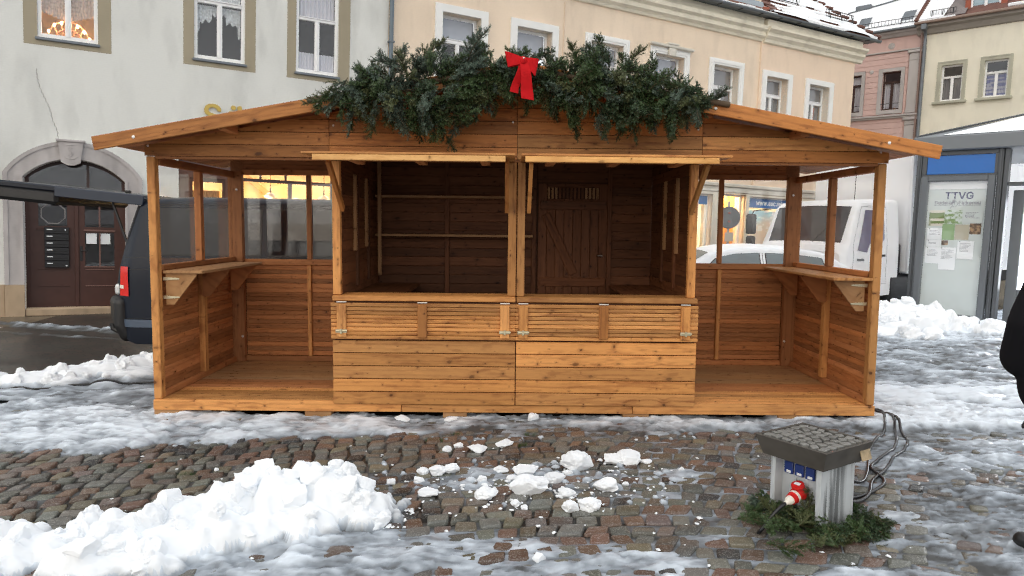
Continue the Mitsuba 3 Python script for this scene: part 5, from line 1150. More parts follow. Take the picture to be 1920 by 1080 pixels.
# outline in metres along the front (x, upper edge, lower edge)
gx_ = np.array([-1.62, -1.40, -1.12, -0.85, -0.50, -0.15, 0.05, 0.30, 0.60, 0.85, 1.10, 1.35, 1.60])
gu_ = np.array([2.50, 2.62, 2.76, 2.90, 2.98, 2.92, 2.86, 2.88, 2.96, 2.88, 2.82, 2.70, 2.50])
gl_ = np.array([2.46, 2.40, 2.30, 2.26, 2.27, 2.45, 2.54, 2.40, 2.30, 2.32, 2.25, 2.32, 2.40])
nb = 300
for i in range(nb):
    x = -1.36+2.76*(i+r.uniform(-0.6, 0.6))/nb
    if -0.07 < x < 0.11 and r.random() < 0.6: continue
    up, lo = np.interp(x, gx_, gu_), np.interp(x, gx_, gl_); mid = np.interp(x, [-1.6, 0, 1.6], [2.545, 2.80, 2.545])
    y = -0.34+r.uniform(-0.08, 0.06)
    kind = i % 3; sc = r.uniform(0.55, 0.95)
    if kind == 0:      # stands up, leaning outwards; the tip reaches the upper outline
        d = np.array([r.normal(0, 0.5)-0.25*np.sign(x)*(abs(x) > 1.0), r.uniform(-0.5, 0.35), 0.9]); d /= np.linalg.norm(d)
        tip = up+r.uniform(-0.10, 0.05) if r.random() < 0.9 else up+0.10
        base = (x, y, max(mid-0.12, tip-0.36*sc*d[2]))
        sc = min(sc, (tip-base[2])/(0.36*d[2])+0.12)
    elif kind == 1:    # hangs down the front; the tip reaches the lower outline
        d = np.array([r.normal(0, 0.30), r.uniform(-0.35, -0.05), -0.95]); d /= np.linalg.norm(d)
        tip = lo+r.uniform(-0.05, 0.13); base = (x, y-0.04, min(mid+0.10, tip+0.36*sc))
    else:              # fills the body of the garland, tips forward
        sc = r.uniform(0.5, 0.8)
        sx = r.choice([-1, 1]) if abs(x) < 1.15 else -np.sign(x) if r.random() < 0.7 else np.sign(x)
        d = np.array([sx*r.uniform(0.15, 0.8), r.uniform(-0.8, -0.2), r.uniform(-0.6, 0.6)]); base = (x, y-0.02, min(up, lo+0.12+(up-lo)*r.uniform(0.05, 0.6)))
    tone = int(r.choice(4, p=[0.38, 0.16, 0.30, 0.16] if x < -0.25 else [0.10, 0.28, 0.44, 0.18]))
    place_branch(GAR, base, d, r.uniform(-1.2, 1.2), sc, int(r.integers(0, 10)), tone)
put(GAR, 'core_stem', tube([(x, -0.335, float(np.interp(x, [-1.6, 0, 1.6], [2.545, 2.80, 2.545]))) for x in np.linspace(-1.6, 1.6, 30)], 0.022, 8), TWIG, 50)
# ------------------------------------------------------------------ red bow
BOW = thing('ribbon_bow', 'bright red felt bow pinned at the middle of the fir garland', 'bow')
def ribbon(cent, half, thick=0.006, n=3):
    """closed band: centre points, half-width vectors; thickened"""
    c, h = np.asarray(cent, float), np.asarray(half, float); N = len(c)
    t = np.gradient(c, axis=0); nn = np.cross(t, h); nn /= np.linalg.norm(nn, axis=1, keepdims=True)
    V = np.concatenate([np.stack([c-h+nn*thick/2, c+h+nn*thick/2, c+h-nn*thick/2, c-h-nn*thick/2], 1).reshape(-1, 3)])
    F = []
    for i in range(N-1):
        for j in range(4): q = [i*4+j, i*4+(j+1) % 4, (i+1)*4+(j+1) % 4, (i+1)*4+j]; F += [[q[0], q[1], q[2]], [q[0], q[2], q[3]]]
    F += [[0, 2, 1], [0, 3, 2]]; e = (N-1)*4; F += [[e, e+1, e+2], [e, e+2, e+3]]
    return V, np.array(F)
bc = np.array([0.025, -0.60, 2.79])
s_ = np.linspace(0, 1, 17)
def loop(sg, dx, dz0, w0, w1):
    a = s_*2*np.pi
    u = 0.5-0.5*np.cos(a)
    c = np.stack([bc[0]+sg*dx*u, bc[1]-0.022*np.sin(a)-0.01, bc[2]+dz0*u], 1)
    h = np.stack([0.012*u*sg, 0*u, w0+(w1-w0)*u], 1)
    return ribbon(c, h)
put(BOW, 'loop', loop(-1, 0.118, 0.012, 0.022, 0.055), RED_FELT, 50); put(BOW, 'loop', loop(1, 0.098, -0.045, 0.022, 0.06), RED_FELT, 50)
def tail(dx, L, w0, w1, yo):
    t = np.linspace(0, 1, 12)[:, None]
    c = bc+np.array([dx, 0, -L])*t+np.array([0, yo, 0])+np.array([0.006, -0.015, 0])*np.sin(t*5)
    h = np.array([1.0, 0.15, 0])*(w0+(w1-w0)*t)
    v, f = ribbon(c, h)
    for k in (len(c)-1,):     # notched end
        v[k*4+1:k*4+3] += [0, 0, -0.025]; v[[k*4, k*4+3]] += [0, 0, -0.012]
    return v, f
put(BOW, 'tail', tail(-0.058, 0.20, 0.026, 0.030, -0.008), RED_FELT, 50); put(BOW, 'tail', tail(0.040, 0.25, 0.03, 0.046, -0.028), RED_FELT, 50)
put(BOW, 'knot', mv(ico(3), M4(np.diag([0.024, 0.022, 0.028]), bc+[0.0, -0.035, 0.0])), RED_FELT, True)
put(BOW, 'pin', mv(ico(2), M4(np.diag([0.006, 0.004, 0.006]), bc+[0.003, -0.057, 0.012])), BOLT, True)

# ================================================================== VEHICLES
class Body:
    """shell lofted along x; near side faces -y. tp/bt: roof and sill heights, hw: half width, zb: belt line, tum: inward lean above it"""
    def __init__(s, xs, tp, bt, hw, zb, tum, r): s.xs, s.tp, s.bt, s.hw, s.zb, s.tum, s.r = xs, tp, bt, hw, zb, tum, r
    def top(s, x): return np.interp(x, *s.tp)
    def side(s, x, z):
        h = np.interp(x, *s.hw); t = np.clip((z-s.zb)/(s.top(x)-s.zb+1e-6)*np.clip((s.top(x)-s.zb)/0.5, 0, 1), 0, 1)
        low = np.clip((0.55-z)/0.5, 0, 1)
        return h-s.tum*t**1.3-0.05*low**2
    def ring(s, x):
        zt, zb = s.top(x), np.interp(x, *s.bt); r = min(s.r, (zt-zb)*.45)
        zs = np.concatenate([np.linspace(zb, zt-r, 12)]); P = [(-s.side(x, z), z) for z in zs]
        y0 = s.side(x, zt-r)
        for a in np.linspace(0, math.pi/2, 6)[1:]: P.append((-(y0-r*(1-math.cos(a))), zt-r+r*math.sin(a)))
        yr = y0-r; cam = 0.03*min(1, (zt-zb))
        top = [(y, zt+cam*(1-(y/max(yr, .1))**2)) for y in np.linspace(-yr, yr, 9)[1:-1]]
        half = P; return np.array(half+top+[(-y, z) for y, z in half[::-1]])
    def shell(s, x0, x1, n=60):
        X = np.linspace(x0, x1, n); Rg = [s.ring(x) for x in X]; m = len(Rg[0])
        V = np.concatenate([np.c_[np.full(m, x), r] for x, r in zip(X, Rg)]); F = []
        i = np.arange(n*m).reshape(n, m); q = np.stack([i[:-1, :-1], i[:-1, 1:], i[1:, 1:], i[1:, :-1]], -1).reshape(-1, 4)
        F = [np.vstack([q[:, [0, 1, 2]], q[:, [0, 2, 3]]])]
        for k in (0, n-1):
            c = len(V); V = np.vstack([V, V[i[k]].mean(0)[None]]); F.append(np.array([[i[k, j], i[k, (j+1) % m], c] for j in range(m)]))
        F.append(np.array([[i[a, 0], i[a+1, 0], i[a, m-1]] for a in range(n-1)]+[[i[a+1, 0], i[a+1, m-1], i[a, m-1]] for a in range(n-1)]))
        return V, np.vstack(F)
    def patch(s, poly, off, sgn=-1, res=0.05):
        """piece of the side surface inside an (x, z) polygon, lifted by off"""
        m = trimesh.creation.triangulate_polygon(Polygon(poly) if not hasattr(poly, 'area') else poly, engine='earcut'); v, f = m
        v3 = np.c_[v, np.zeros(len(v))]; v3, f = trimesh.remesh.subdivide_to_size(v3, f, res)
        y = np.array([s.side(x, z) for x, z in v3[:, :2]])+off
        return np.stack([v3[:, 0], sgn*y, v3[:, 1]], 1), f
    def toppatch(s, x0, x1, y0, y1, off):
        X = np.linspace(x0, x1, 12); Y = np.linspace(y0, y1, 8); Xg, Yg = np.meshgrid(X, Y)
        Z = s.top(Xg)+0.03*(1-(Yg/max(s.side(x1, s.top(x1)-.1)-s.r, .1))**2)*.9+off
        v, q = grid_mesh(X, Y, Z); return v, np.vstack([q[:, [0, 1, 2]], q[:, [0, 2, 3]]])
def wheel(H, x, y, r, place, w=.22, hub=STEEL):
    k = put(H, 'wheel', place(mv(lathe([(r*.62, -w/2), (r*.93, -w/2), (r, -w/2+.03), (r, w/2-.03), (r*.93, w/2), (r*.62, w/2)], 28), M4(R3((1, 0, 0), 90), (x, y, r)))), RUBBER, 40)
    put(k, 'rim', place(mv(lathe([(0, -.03), (r*.2, -.04), (r*.3, -.01), (r*.55, -.02), (r*.63, -w*.42), (r*.64, -w*.5)], 28), M4(R3((1, 0, 0), 90), (x, y, r)))), hub, 40)
    return k
def shull_mesh(m): me = m.to_mesh(); return np.array(me.vert_properties[:, :3]), np.array(me.tri_verts)
# ---- dark van behind the hut, tailgate up
VX, VY = -4.64, 2.35
vplace = lambda m: mv(m, M4(t=(VX, VY+.95, 0.0)))
van = Body(None, ([0, .05, .12, .30, .45, .8, 3.3, 4.15, 4.75, 4.95], [.95, 1.12, 1.35, 1.84, 1.885, 1.90, 1.88, 1.22, 1.0, .6]), ([0, .25, 4.7, 4.95], [.30, .20, .20, .34]), ([0, .18, .5, 4.3, 4.95], [.80, .92, .95, .95, .72]), 1.05, .13, .09)
VN = thing('van', 'dark blue van parked behind the hut with its tailgate raised', 'van')
put(VN, 'body', vplace(van.shell(0, 4.95, 80)), VANBLUE, 35)
for k, (a, b) in enumerate(((.50, 1.72), (1.80, 2.95), (3.02, 3.75))):
    top = 1.76 if k < 2 else 1.70
    poly = [(a+.03, 1.25), (b, 1.25), (b-(.45 if k == 2 else 0), top), (a+(.06 if k == 0 else 0), top)]
    put(VN, 'side_window', vplace(van.patch(poly, .006)), TINT, True)
    put(VN, 'window_seal', vplace(cat([van.patch(Polygon(poly).buffer(.018).difference(Polygon(poly)), .004)])), BLACK, True)
for zz, m, h in ((1.205, BLACK, .006), (1.065, BLACK, .005), (.50, BLACK, .004)): put(VN, 'body_seam', vplace(van.patch([(.14, zz), (4.3, zz), (4.3, zz+h), (.14, zz+h)], .003)), m, True)
put(VN, 'slide_rail', vplace(van.patch([(.48, 1.045), (1.75, 1.045), (1.75, 1.062), (.48, 1.062)], .008)), BLACK, True)
put(VN, 'rub_strip', vplace(van.patch([(.10, .40), (4.4, .40), (4.4, .49), (.10, .49)], .014)), mat('van_strip', (.06, .085, .125), .35, clearcoat=.7), True)
for zz in (1.815, 1.79): put(VN, 'roof_channel', vplace(van.patch([(.42, zz), (3.2, zz), (3.2, zz+.009), (.42, zz+.009)], .004)), BLACK, True)
tl = put(VN, 'tail_lamp', vplace(van.patch([(.055, .76), (.20, .76), (.20, 1.10), (.085, 1.10)], .012)), REDLAMP, True)
put(tl, 'reflector', vplace(van.patch([(.06, .845), (.13, .845), (.13, .885), (.07, .885)], .016)), SOCKWHITE, True)
def shull(pts, r, n=20): return m3.Manifold.batch_hull([m3.Manifold.sphere(rr if np.ndim(r) else r, n).translate(tuple(map(float, p))) for p, rr in zip(pts, r if np.ndim(r) else [r]*len(pts))])
put(tl, 'reversing_lamp', vplace(shull_mesh(shull([(.02, -.80, .80), (.02, -.80, .86), (-.04, -.70, .79), (-.04, -.70, .84)], .038))), CLEARLAMP, True)
put(VN, 'rear_end', vplace(shull_mesh(shull([(.06, s_*.72, z) for s_ in (-1, 1) for z in (.74, 1.02)]+[(-.06, s_*.50, z) for s_ in (-1, 1) for z in (.74, .98)]+[(.2, s_*.80, z) for s_ in (-1, 1) for z in (.74, 1.02)], .07))), VANBLUE, True)
put(VN, 'bumper', vplace(shull_mesh(shull([(-.13, s_*.55, z) for s_ in (-1, 1) for z in (.66, .50)]+[(.06, s_*.83, z) for s_ in (-1, 1) for z in (.66, .42)]+[(.10, s_*.80, .30) for s_ in (-1, 1)]+[(.02, s_*.5, .34) for s_ in (-1, 1)], .085))), BLACK, True)
put(VN, 'bumper_step', vplace(cbox(-.20, .02, -.60, .60, .655, .69, .015)), KGREY, 40)
put(VN, 'tow_hook', vplace(tube([(.1, -.45, .26), (-.20, -.45, .28), (-.26, -.45, .31), (-.27, -.45, .38)], .03, 8)), BLACK, 40)
put(VN, 'load_bay', vplace(cat([cbox(.33, .36, -.75, .75, .55, 1.78)])), BLACK)
tgM = M4(R3((0, 1, 0), 5.5), (.33, 0, 1.905))
tg = put(VN, 'tailgate', vplace(mv(cat([cbox(-1.52, 0.0, -.80, .80, -.035, .015, .02), cbox(-.99, .02, -.82, .82, -.10, .0, .03), cbox(-1.86, -1.0, -.80, .80, -.05, .02, .03)]), tgM)), VANBLUE, 40)
put(tg, 'trim', vplace(mv(cat([cbox(-1.85, -.98, -.80, .80, -.20, -.03, .05), cbox(-.66, -.05, -.70, .70, -.10, -.076, .01)]), tgM)), BLACK)
put(tg, 'edge_strip', vplace(mv(cbox(-1.00, .02, -.826, -.80, -.10, .012, .02), tgM)), mat('van_edge', (.022, .031, .050), .35, spec=.4), 40)
put(tg, 'washer', vplace(mv(cbox(-.62, -.56, -.03, .03, .015, .05, .01), tgM)), BLACK)
put(VN, 'gas_strut', vplace(cat([tube([(.14, -.74, 1.26), (-.06, -.72, 1.84)], .016, 8), tube([(.18, -.76, 1.1), (.14, -.74, 1.30)], .022, 8)])), BLACK, 40)
put(VN, 'pillar_seal', vplace(cat([tube([(.08, -.80, 1.12), (.17, -.80, 1.45), (.29, -.78, 1.80)], .022, 6)])), BLACK, 40)
for x in (.85, 3.95):
    wheel(VN, x, -.84, .33, vplace); wheel(VN, x, .84, .33, vplace)
# ---- white hatchback
hb = Body(None, ([0, .1, .5, 1.02, 1.62, 1.95, 2.35, 2.8, 3.25, 3.62, 3.85, 4.0], [.55, .70, .80, .90, 1.275, 1.345, 1.362, 1.345, 1.285, 1.10, .88, .6]), ([0, .2, 3.8, 4.0], [.32, .2, .2, .32]), ([0, .3, 1, 3.2, 4.0], [.62, .78, .82, .82, .66]), .86, .20, .10)
hx = 1.20
hplace = lambda m: mv(m, M4(R3((0, 0, 1), 2), (hx, 4.15+.83, -.01)))
HB = thing('white_car', 'small white hatchback parked behind the hut, roof visible through the wing windows', 'car')
put(HB, 'body', hplace(hb.shell(0, 4.0, 70)), CARWHITE, 35)
put(HB, 'side_window', hplace(hb.patch([(1.36, .90), (2.30, .90), (2.30, 1.285), (1.93, 1.282), (1.72, 1.235)], .005)), CARGLASS, True)
put(HB, 'side_window', hplace(hb.patch([(2.40, .90), (3.28, .92), (3.20, 1.22), (3.0, 1.265), (2.40, 1.285)], .005)), CARGLASS, True)
for q in ([(1.36, .90), (2.30, .90), (2.30, 1.285), (1.93, 1.282), (1.72, 1.235)], [(2.40, .90), (3.28, .92), (3.20, 1.22), (3.0, 1.265), (2.40, 1.285)]): put(HB, 'window_seal', hplace(hb.patch(Polygon(q).buffer(.014).difference(Polygon(q)), .003)), BLACK, True)
put(HB, 'windscreen', hplace(hb.toppatch(1.08, 1.60, -.55, .55, .004)), CARGLASS, True); put(HB, 'rear_screen', hplace(hb.toppatch(3.30, 3.60, -.5, .5, .004)), CARGLASS, True)
put(HB, 'door_seam', hplace(hb.patch([(2.345, .35), (2.352, .35), (2.352, 1.32), (2.345, 1.32)], .003)), BLACK, True)
put(HB, 'mirror', hplace(mv(ico(2), M4(np.diag([.08, .09, .06]), (1.5, -.92, .95)))), CARWHITE, True); put(HB, 'headlight', hplace(mv(ico(2), M4(np.diag([.12, .12, .08]), (.12, -.55, .66)))), CLEARLAMP, True); put(HB, 'tail_lamp', hplace(hb.patch([(3.72, .62), (3.9, .62), (3.86, .86), (3.72, .86)], .006)), REDLAMP, True)
for x in (.75, 3.2): wheel(HB, x, -.73, .29, hplace); wheel(HB, x, .73, .29, hplace)
# ---- white box truck
TO, TA = np.array([5.81, 6.65, 0.0]), 28.6
tplace = lambda m: mv(m, M4(R3((0, 0, 1), TA), TO+R3((0, 0, 1), TA)@np.array([0, .98, 0])))
TK = thing('box_truck', 'white box truck with a short cab standing behind the right hut wing', 'truck')
labels[TK]['label'] = 'white box truck with a short cab standing behind the white hatchback'
tc = Body(None, ([0, .06, .14, .40, .55, 1.55], [1.20, 1.30, 1.36, 2.02, 2.12, 2.17]), ([0, .1, 1.55], [.42, .38, .42]), ([0, .12, .4, 1.55], [.90, .97, .98, .98]), 1.30, .08, .10)
put(TK, 'cab', tplace(tc.shell(0, 1.55, 50)), TRUCKWHITE, 35)
put(TK, 'windscreen', tplace(tc.toppatch(.135, .395, -.80, .80, .012)), TRUCKGLASS, True)
dw = [(.36, 1.24), (.62, 1.20), (.70, 1.36), (1.12, 1.42), (1.12, 1.96), (.60, 1.96)]
put(TK, 'side_window', tplace(tc.patch(dw, .008)), mat('purple_glass', (.16, .15, .22), .08, spec=.8), True)
put(TK, 'door_seam', tplace(tc.patch(Polygon([(.26, .62), (1.20, .62), (1.20, 2.02), (.50, 2.02), (.26, 1.36)]).difference(Polygon([(.266, .626), (1.194, .626), (1.194, 2.014), (.504, 2.014), (.266, 1.36)])), .004)), KGREY, True)
put(TK, 'badge', tplace(tc.patch([(.36, 1.05), (.56, 1.05), (.56, 1.09), (.36, 1.09)], .006)), KGREY, True); put(TK, 'door_handle', tplace(tc.patch([(1.0, 1.12), (1.14, 1.12), (1.14, 1.16), (1.0, 1.16)], .02)), BLACK, True)
put(TK, 'bumper', tplace(cbox(-.10, .35, -.99, .99, .42, .72, .05)), TRUCKWHITE, 40); put(TK, 'dashboard', tplace(cbox(.12, .5, -.85, .85, 1.12, 1.26, .03)), BLACK)
put(TK, 'wiper', tplace(tube([(.13, -.2, 1.36), (.30, -.55, 1.78)], .012, 5)), BLACK, 40)
for sg in (1,):
    mr = put(TK, 'mirror', tplace(cbox(-.05, .08, sg*1.16-.10, sg*1.16+.10, 1.50, 1.90, .05)), BLACK, 40)
    put(mr, 'lower_mirror', tplace(cbox(-.05, .08, sg*1.16-.09, sg*1.16+.09, 1.27, 1.46, .05)), BLACK, 40)
    put(mr, 'arm', tplace(cat([tube([(.3, sg*.93, 2.0), (.02, sg*1.10, 1.96), (.0, sg*1.14, 1.88)], .012, 6), tube([(.15, sg*.95, 1.28), (.02, sg*1.12, 1.24), (.0, sg*1.14, 1.28)], .012, 6)])), BLACK, 40)
bxm = put(TK, 'box', tplace(cbox(1.72, 6.6, -1.06, 1.06, .80, 3.05, .04)), TRUCKWHITE, 40)
for x in (2.02, 2.55, 3.1, 3.65, 4.2, 4.75, 5.3, 5.85, 6.4): put(bxm, 'panel_rib', tplace(cbox(x-.006, x+.006, -1.068, -1.06, .84, 3.0)), KGREY if x == 2.02 else TRUCKWHITE)
put(bxm, 'edge_rail', tplace(cat([cbox(1.72, 6.6, -1.075, -1.06, .80, .86, .004), cbox(1.72, 6.6, -1.075, -1.06, 2.98, 3.05, .004), cbox(1.70, 1.78, -1.08, -1.06, .80, 3.05, .004)])), FRAME_W)
put(bxm, 'small_print', tplace(cat([cbox(2.1, 2.42, -1.066, -1.062, 2.84+.03*i, 2.848+.03*i) for i in range(3)])), INKGREY)
for x, z in ((2.35, .92), (1.9, .92)): put(bxm, 'marker_plate', tplace(cbox(x, x+.12, -1.067, -1.062, z, z+.09)), mat('plate', (.55, .56, .57), .5))
put(TK, 'chassis', tplace(cbox(1.2, 6.5, -.45, .45, .50, .80, .02)), BLACK); put(TK, 'mudguard', tplace(cat([cbox(1.30, 2.0, -1.0, -.7, .28, .78, .12), cbox(1.56, 1.68, -.95, -.75, .8, 1.35, .05)])), BLACK, 50)
put(TK, 'tank', tplace(cbox(2.2, 3.1, -1.0, -.5, .30, .72, .06)), BLACK, 40)
for x in (.72, 4.6): wheel(TK, x, -.84, .36, tplace, .24); wheel(TK, x, .84, .36, tplace, .24)
put(TK, 'aerial', tplace(tube([(.6, -.7, 2.15), (.62, -.7, 2.75)], .006, 5)), BLACK, 40)

# ================================================================== NOTICE BOARD KIOSK
KO = np.array([7.99832078, 6.1215946, 0.0])
FK = Frame(KO, -47.8)
KS = thing('notice_kiosk', 'grey metal kiosk with glazed notice board, blue top panel and snow on its roof', 'kiosk')
for s0 in (-1.24, -.005): put(KS, 'column', FK(cat([bx(s0, s0+.075, -.12, .03, .1, 3.235, .008), bx(s0+.022, s0+.053, .03, .045, .1, 3.235, .004)])), KDARK)
put(KS, 'column', FK(bx(.085, .15, -.12, .03, .1, 3.235, .008)), KDARK)
put(KS, 'column', FK(bx(2.1, 2.2, -.12, .03, .1, 3.235, .008)), KDARK)
for s0 in (-1.24, 2.1): put(KS, 'column', FK(bx(s0, s0+.09, -2.6, -2.5, .1, 3.235, .008)), KDARK)
put(KS, 'fascia', FK(cat([bx(-1.30, 2.5, -2.75, .12, 3.238, 3.49, .02)])), KGREY, 40)
put(KS, 'crossbar', FK(cat([bx(-1.162, -.01, -.1, .005, 3.165, 3.232, .004), bx(-1.162, -.01, -.1, .005, 2.80, 2.835, .004), bx(.155, 2.095, -.1, .005, 2.62, 2.68, .004)])), KDARK)
put(KS, 'blue_panel', FK(bx(-1.085, -.055, -.06, -.02, 2.84, 3.16, .003)), KBLUE); put(KS, 'panel_frame', FK(cat([bx(-1.16, -1.087, -.08, .0, 2.838, 3.163), bx(-.053, -.008, -.08, .0, 2.838, 3.163)])), KDARK)
put(KS, 'sill_beam', FK(bx(-1.162, 2.09, -.1, .0, .2, .262, .004)), KDARK)
RFK = put(KS, 'roof', FK((np.array([(-1.28, .10, 3.488), (2.48, .10, 3.488), (2.48, -2.73, 3.488), (-1.28, -2.73, 3.488), (.6, -1.3, 4.02)]), np.array([[0, 1, 4], [1, 2, 4], [2, 3, 4], [3, 0, 4]]))), KGREY)
put(RFK, 'snow', FK((np.array([(-.85, .075, 3.505), (2.4, .075, 3.505), (2.4, -2.6, 3.51), (.6, -1.3, 4.055), (-.95, -.25, 3.56)]), np.array([[0, 1, 3], [1, 2, 3], [0, 3, 4]]))), SNOW)
put(RFK, 'hip_cap', FK(cat([tube([(-1.27, .09, 3.50), (.6, -1.3, 4.06)], .02, 6), tube([(2.47, .09, 3.50), (.6, -1.3, 4.06)], .02, 6)])), KDARK)
NB = put(KS, 'board_case', FK(cat([bx(-1.12, -1.02, -.02, .10, .31, 2.80, .012), bx(-.115, -.015, -.02, .10, .31, 2.80, .012), bx(-1.019, -.116, -.02, .10, 2.71, 2.80, .012), bx(-1.019, -.116, -.02, .10, .31, .42, .012)])), mat('case_grey', (.13, .142, .155), .35, .3))
put(NB, 'back_panel', FK(bx(-1.02, -.115, -.02, .0, .42, 2.71)), BOARD)
put(NB, 'header_strip', FK(bx(-1.015, -.12, .001, .012, 2.575, 2.705, .002)), PAPER)
put(NB, 'glass', glasspane(FK, -1.019, -.116, .42, 2.71, .075), GLASS)
NT = put(NB, 'heading_letters', letters(FK, 'TTVG', -.765, 2.41, .112, .001, .002, True, 1.05), INKBLUE)
put(NB, 'subheading_letters', cat([letters(FK, 'Dederan', -.915, 2.315, .058, .001, .002, True, 1.0), letters(FK, 'Falkenau', -.545, 2.315, .058, .001, .002, True, 1.0)]), INKGREY)
put(NB, 'heading_emblem', FK(cat([tube([(-.60+.042*math.sin(a), .004, 2.325+.05*math.cos(a)) for a in np.linspace(0, 2*math.pi, 24)], .004, 5), tube([(-.63, .004, 2.285), (-.665, .004, 2.25)], .005, 5), mv(lathe([(0, .004), (.022, .004), (.022, 0)], 14), M4(R3((1, 0, 0), -90), (-.615, .004, 2.365)))])), INKGREY, 40)
put(NB, 'heading_rule', FK(cat([bx(-.925, -.67, .001, .003, 2.288, 2.294), bx(-.545, -.205, .001, .003, 2.288, 2.294)])), INKGREY)
ph1 = mat('print_green', mikit.proc(lambda p, n, uv: mix((.20, .30, .13), (.55, .62, .60), smoothstep(.35, .62, fbm(p.x*24, p.y*24, p.z*24)))), .4)
ph2 = mat('print_field', mikit.proc(lambda p, n, uv: mix((.25, .38, .20), (.70, .76, .78), smoothstep(1.76, 1.9, p.z+.1*noise(p.x*20, p.y*20, p.z*20)))), .4)
ph3 = mat('print_hall', mikit.proc(lambda p, n, uv: mix((.40, .38, .30), (.18, .15, .12), smoothstep(1.87, 1.92, p.z+.04*noise(p.x*25, p.y*25, p.z*25)))), .4)
ph4 = mat('print_brown', mikit.proc(lambda p, n, uv: mix((.10, .07, .05), (.36, .24, .14), smoothstep(.4, .65, fbm(p.x*16, p.y*16, p.z*16)))), .4)
ph5 = mat('print_team', mikit.proc(lambda p, n, uv: mix((.16, .22, .08), (.62, .60, .52), smoothstep(.55, .68, noise(p.x*30+p.y*22, 0.0, p.z*20)))), .4)
for (a, z1, b, z0, m, lab) in ((-.98, 2.21, -.74, 1.94, ph5, 'team photograph with green background, pinned at the top of the notice board'), (-.735, 2.22, -.465, 1.98, ph1, 'pale green photograph pinned at the top middle of the notice board'), (-.76, 1.975, -.565, 1.70, ph2, 'photograph of a green playing field under white sky on the notice board'),
        (-.56, 1.97, -.345, 1.71, ph3, 'photograph of a sports hall with beige floor on the notice board'), (-.34, 1.99, -.17, 1.81, ph4, 'small dark brown photograph pinned at the outer edge of the notice board'), (-.75, 1.69, -.65, 1.61, ph4, 'tiny dark print pinned below the green field photograph')):
    solo('photo_print', FK(bx(a, b, .002, .0045, z0, z1)), m, lab, 'photograph', 'prints on the notice board')
for i, (a, z1, b, z0, lab) in enumerate(((-.455, 2.22, -.16, 2.0, 'pale printed sheet at the top outer corner of the notice board'), (-.99, 1.90, -.755, 1.70, 'white sheet below the team photograph, topmost of a column of three'), (-.99, 1.695, -.755, 1.575, 'short white sheet in the middle of the column of three sheets'),
        (-.995, 1.57, -.735, 1.28, 'long white sheet at the foot of the column of three sheets'), (-.77, 1.57, -.515, 1.18, 'white printed page hanging lowest on the notice board'), (-.50, 1.69, -.255, 1.38, 'white printed page hanging by itself under the sports hall photograph'))):
    k = thing('paper_notice', lab, 'paper notice', 'papers on the notice board')
    put(k, 'sheet', FK(bx(a, b, .006, .0085, z0, z1)), PAPER if i else BOARD)
    rr_ = np.random.default_rng(i); put(k, 'print', FK(cat([bx(a+.03, a+.03+(b-a-.06)*rr_.uniform(.6, 1), .0086, .0092, z1-.05-.022*j, z1-.043-.022*j) for j in range(int((z1-z0)*.5/.022))])), INKGREY)
    if i: put(k, 'pin', FK(mv(ico(1), M4(np.diag([.009, .006, .009]), (a+.03, .011, z1-.012)))), BLACK)
put(KS, 'upper_pane', glasspane(FK, .155, 2.09, 2.68, 3.235, -.05), GLASS); put(KS, 'bench_rail', FK(bx(.16, .9, -1.9, -1.85, 2.55, 2.60)), KDARK)
LP2 = put(KS, 'light_box', FK(cat([bx(.13, .30, -.6, -.5, .28, 2.58, .01), bx(1.5, 1.62, -.6, -.5, .28, 2.58, .01), bx(.30, 1.5, -.6, -.5, 2.42, 2.58, .01), bx(.30, 1.5, -.6, -.5, .28, .9, .01)])), KGREY)
k = put(LP2, 'lit_panel', FK(bx(.30, 1.5, -.58, -.52, .9, 2.42)), FRAME_W); scene[k]['emitter'] = lamp((1.6, 1.65, 1.75))

# ================================================================== POWER PEDESTAL
PC = np.array([1.626, -2.005, 0.0]); pa = 33.0
pplace = lambda m: mv(m, M4(R3((0, 0, 1), pa), PC))      # local +x runs along the side wall, -y faces the open front
PD = thing('power_pedestal', 'grey electricity pedestal with a cobble-filled lid standing in the square', 'power pedestal')
# the open face looks to local -x, the plain side wall to -y
h_ = .155
put(PD, 'side_panel', pplace(cbox(-h_, h_, -h_, -h_+.03, -.03, .385, .004)), PEDGREY); put(PD, 'side_panel', pplace(cbox(-h_, h_, h_-.03, h_, -.03, .385, .004)), PEDGREY)
put(PD, 'back_panel', pplace(cbox(-.085, -.07, -h_+.03, h_-.03, .08, .385)), PEDGREY); put(PD, 'rear_panel', pplace(cbox(h_-.02, h_-.005, -h_+.03, h_-.03, .1, .385)), PEDGREY)
put(PD, 'strap', pplace(tube([(-.09, .10, .0), (-.09, .10, .08), (-.09, .05, .10)], .008, 6)), STEEL, 40)
lidv = []
for hx_, z in ((.185, .362), (.218, .470), (.200, .470), (.196, .452)):
    lidv += [(-hx_, -hx_, z), (hx_, -hx_, z), (hx_, hx_, z), (-hx_, hx_, z)]
lf_ = [[0, 2, 1], [0, 3, 2]]
for a in range(3):
    for j in range(4): q = [a*4+j, a*4+(j+1) % 4, (a+1)*4+(j+1) % 4, (a+1)*4+j]; lf_ += [[q[0], q[1], q[2]], [q[0], q[2], q[3]]]
lf_ += [[12, 13, 14], [12, 14, 15]]
LD = put(PD, 'lid', pplace((np.array(lidv), np.array(lf_))), PEDLID)
put(LD, 'corner_plate', pplace(mv(cbox(-.045, .045, -.003, .003, -.045, .045, .002), M4(R3((1, 0, 0), -17), (.155, -.206, .418)))), mat('corner_plate', tex_noise((.36, .28, .17), .5, 40), .6))
rp_ = np.random.default_rng(4)
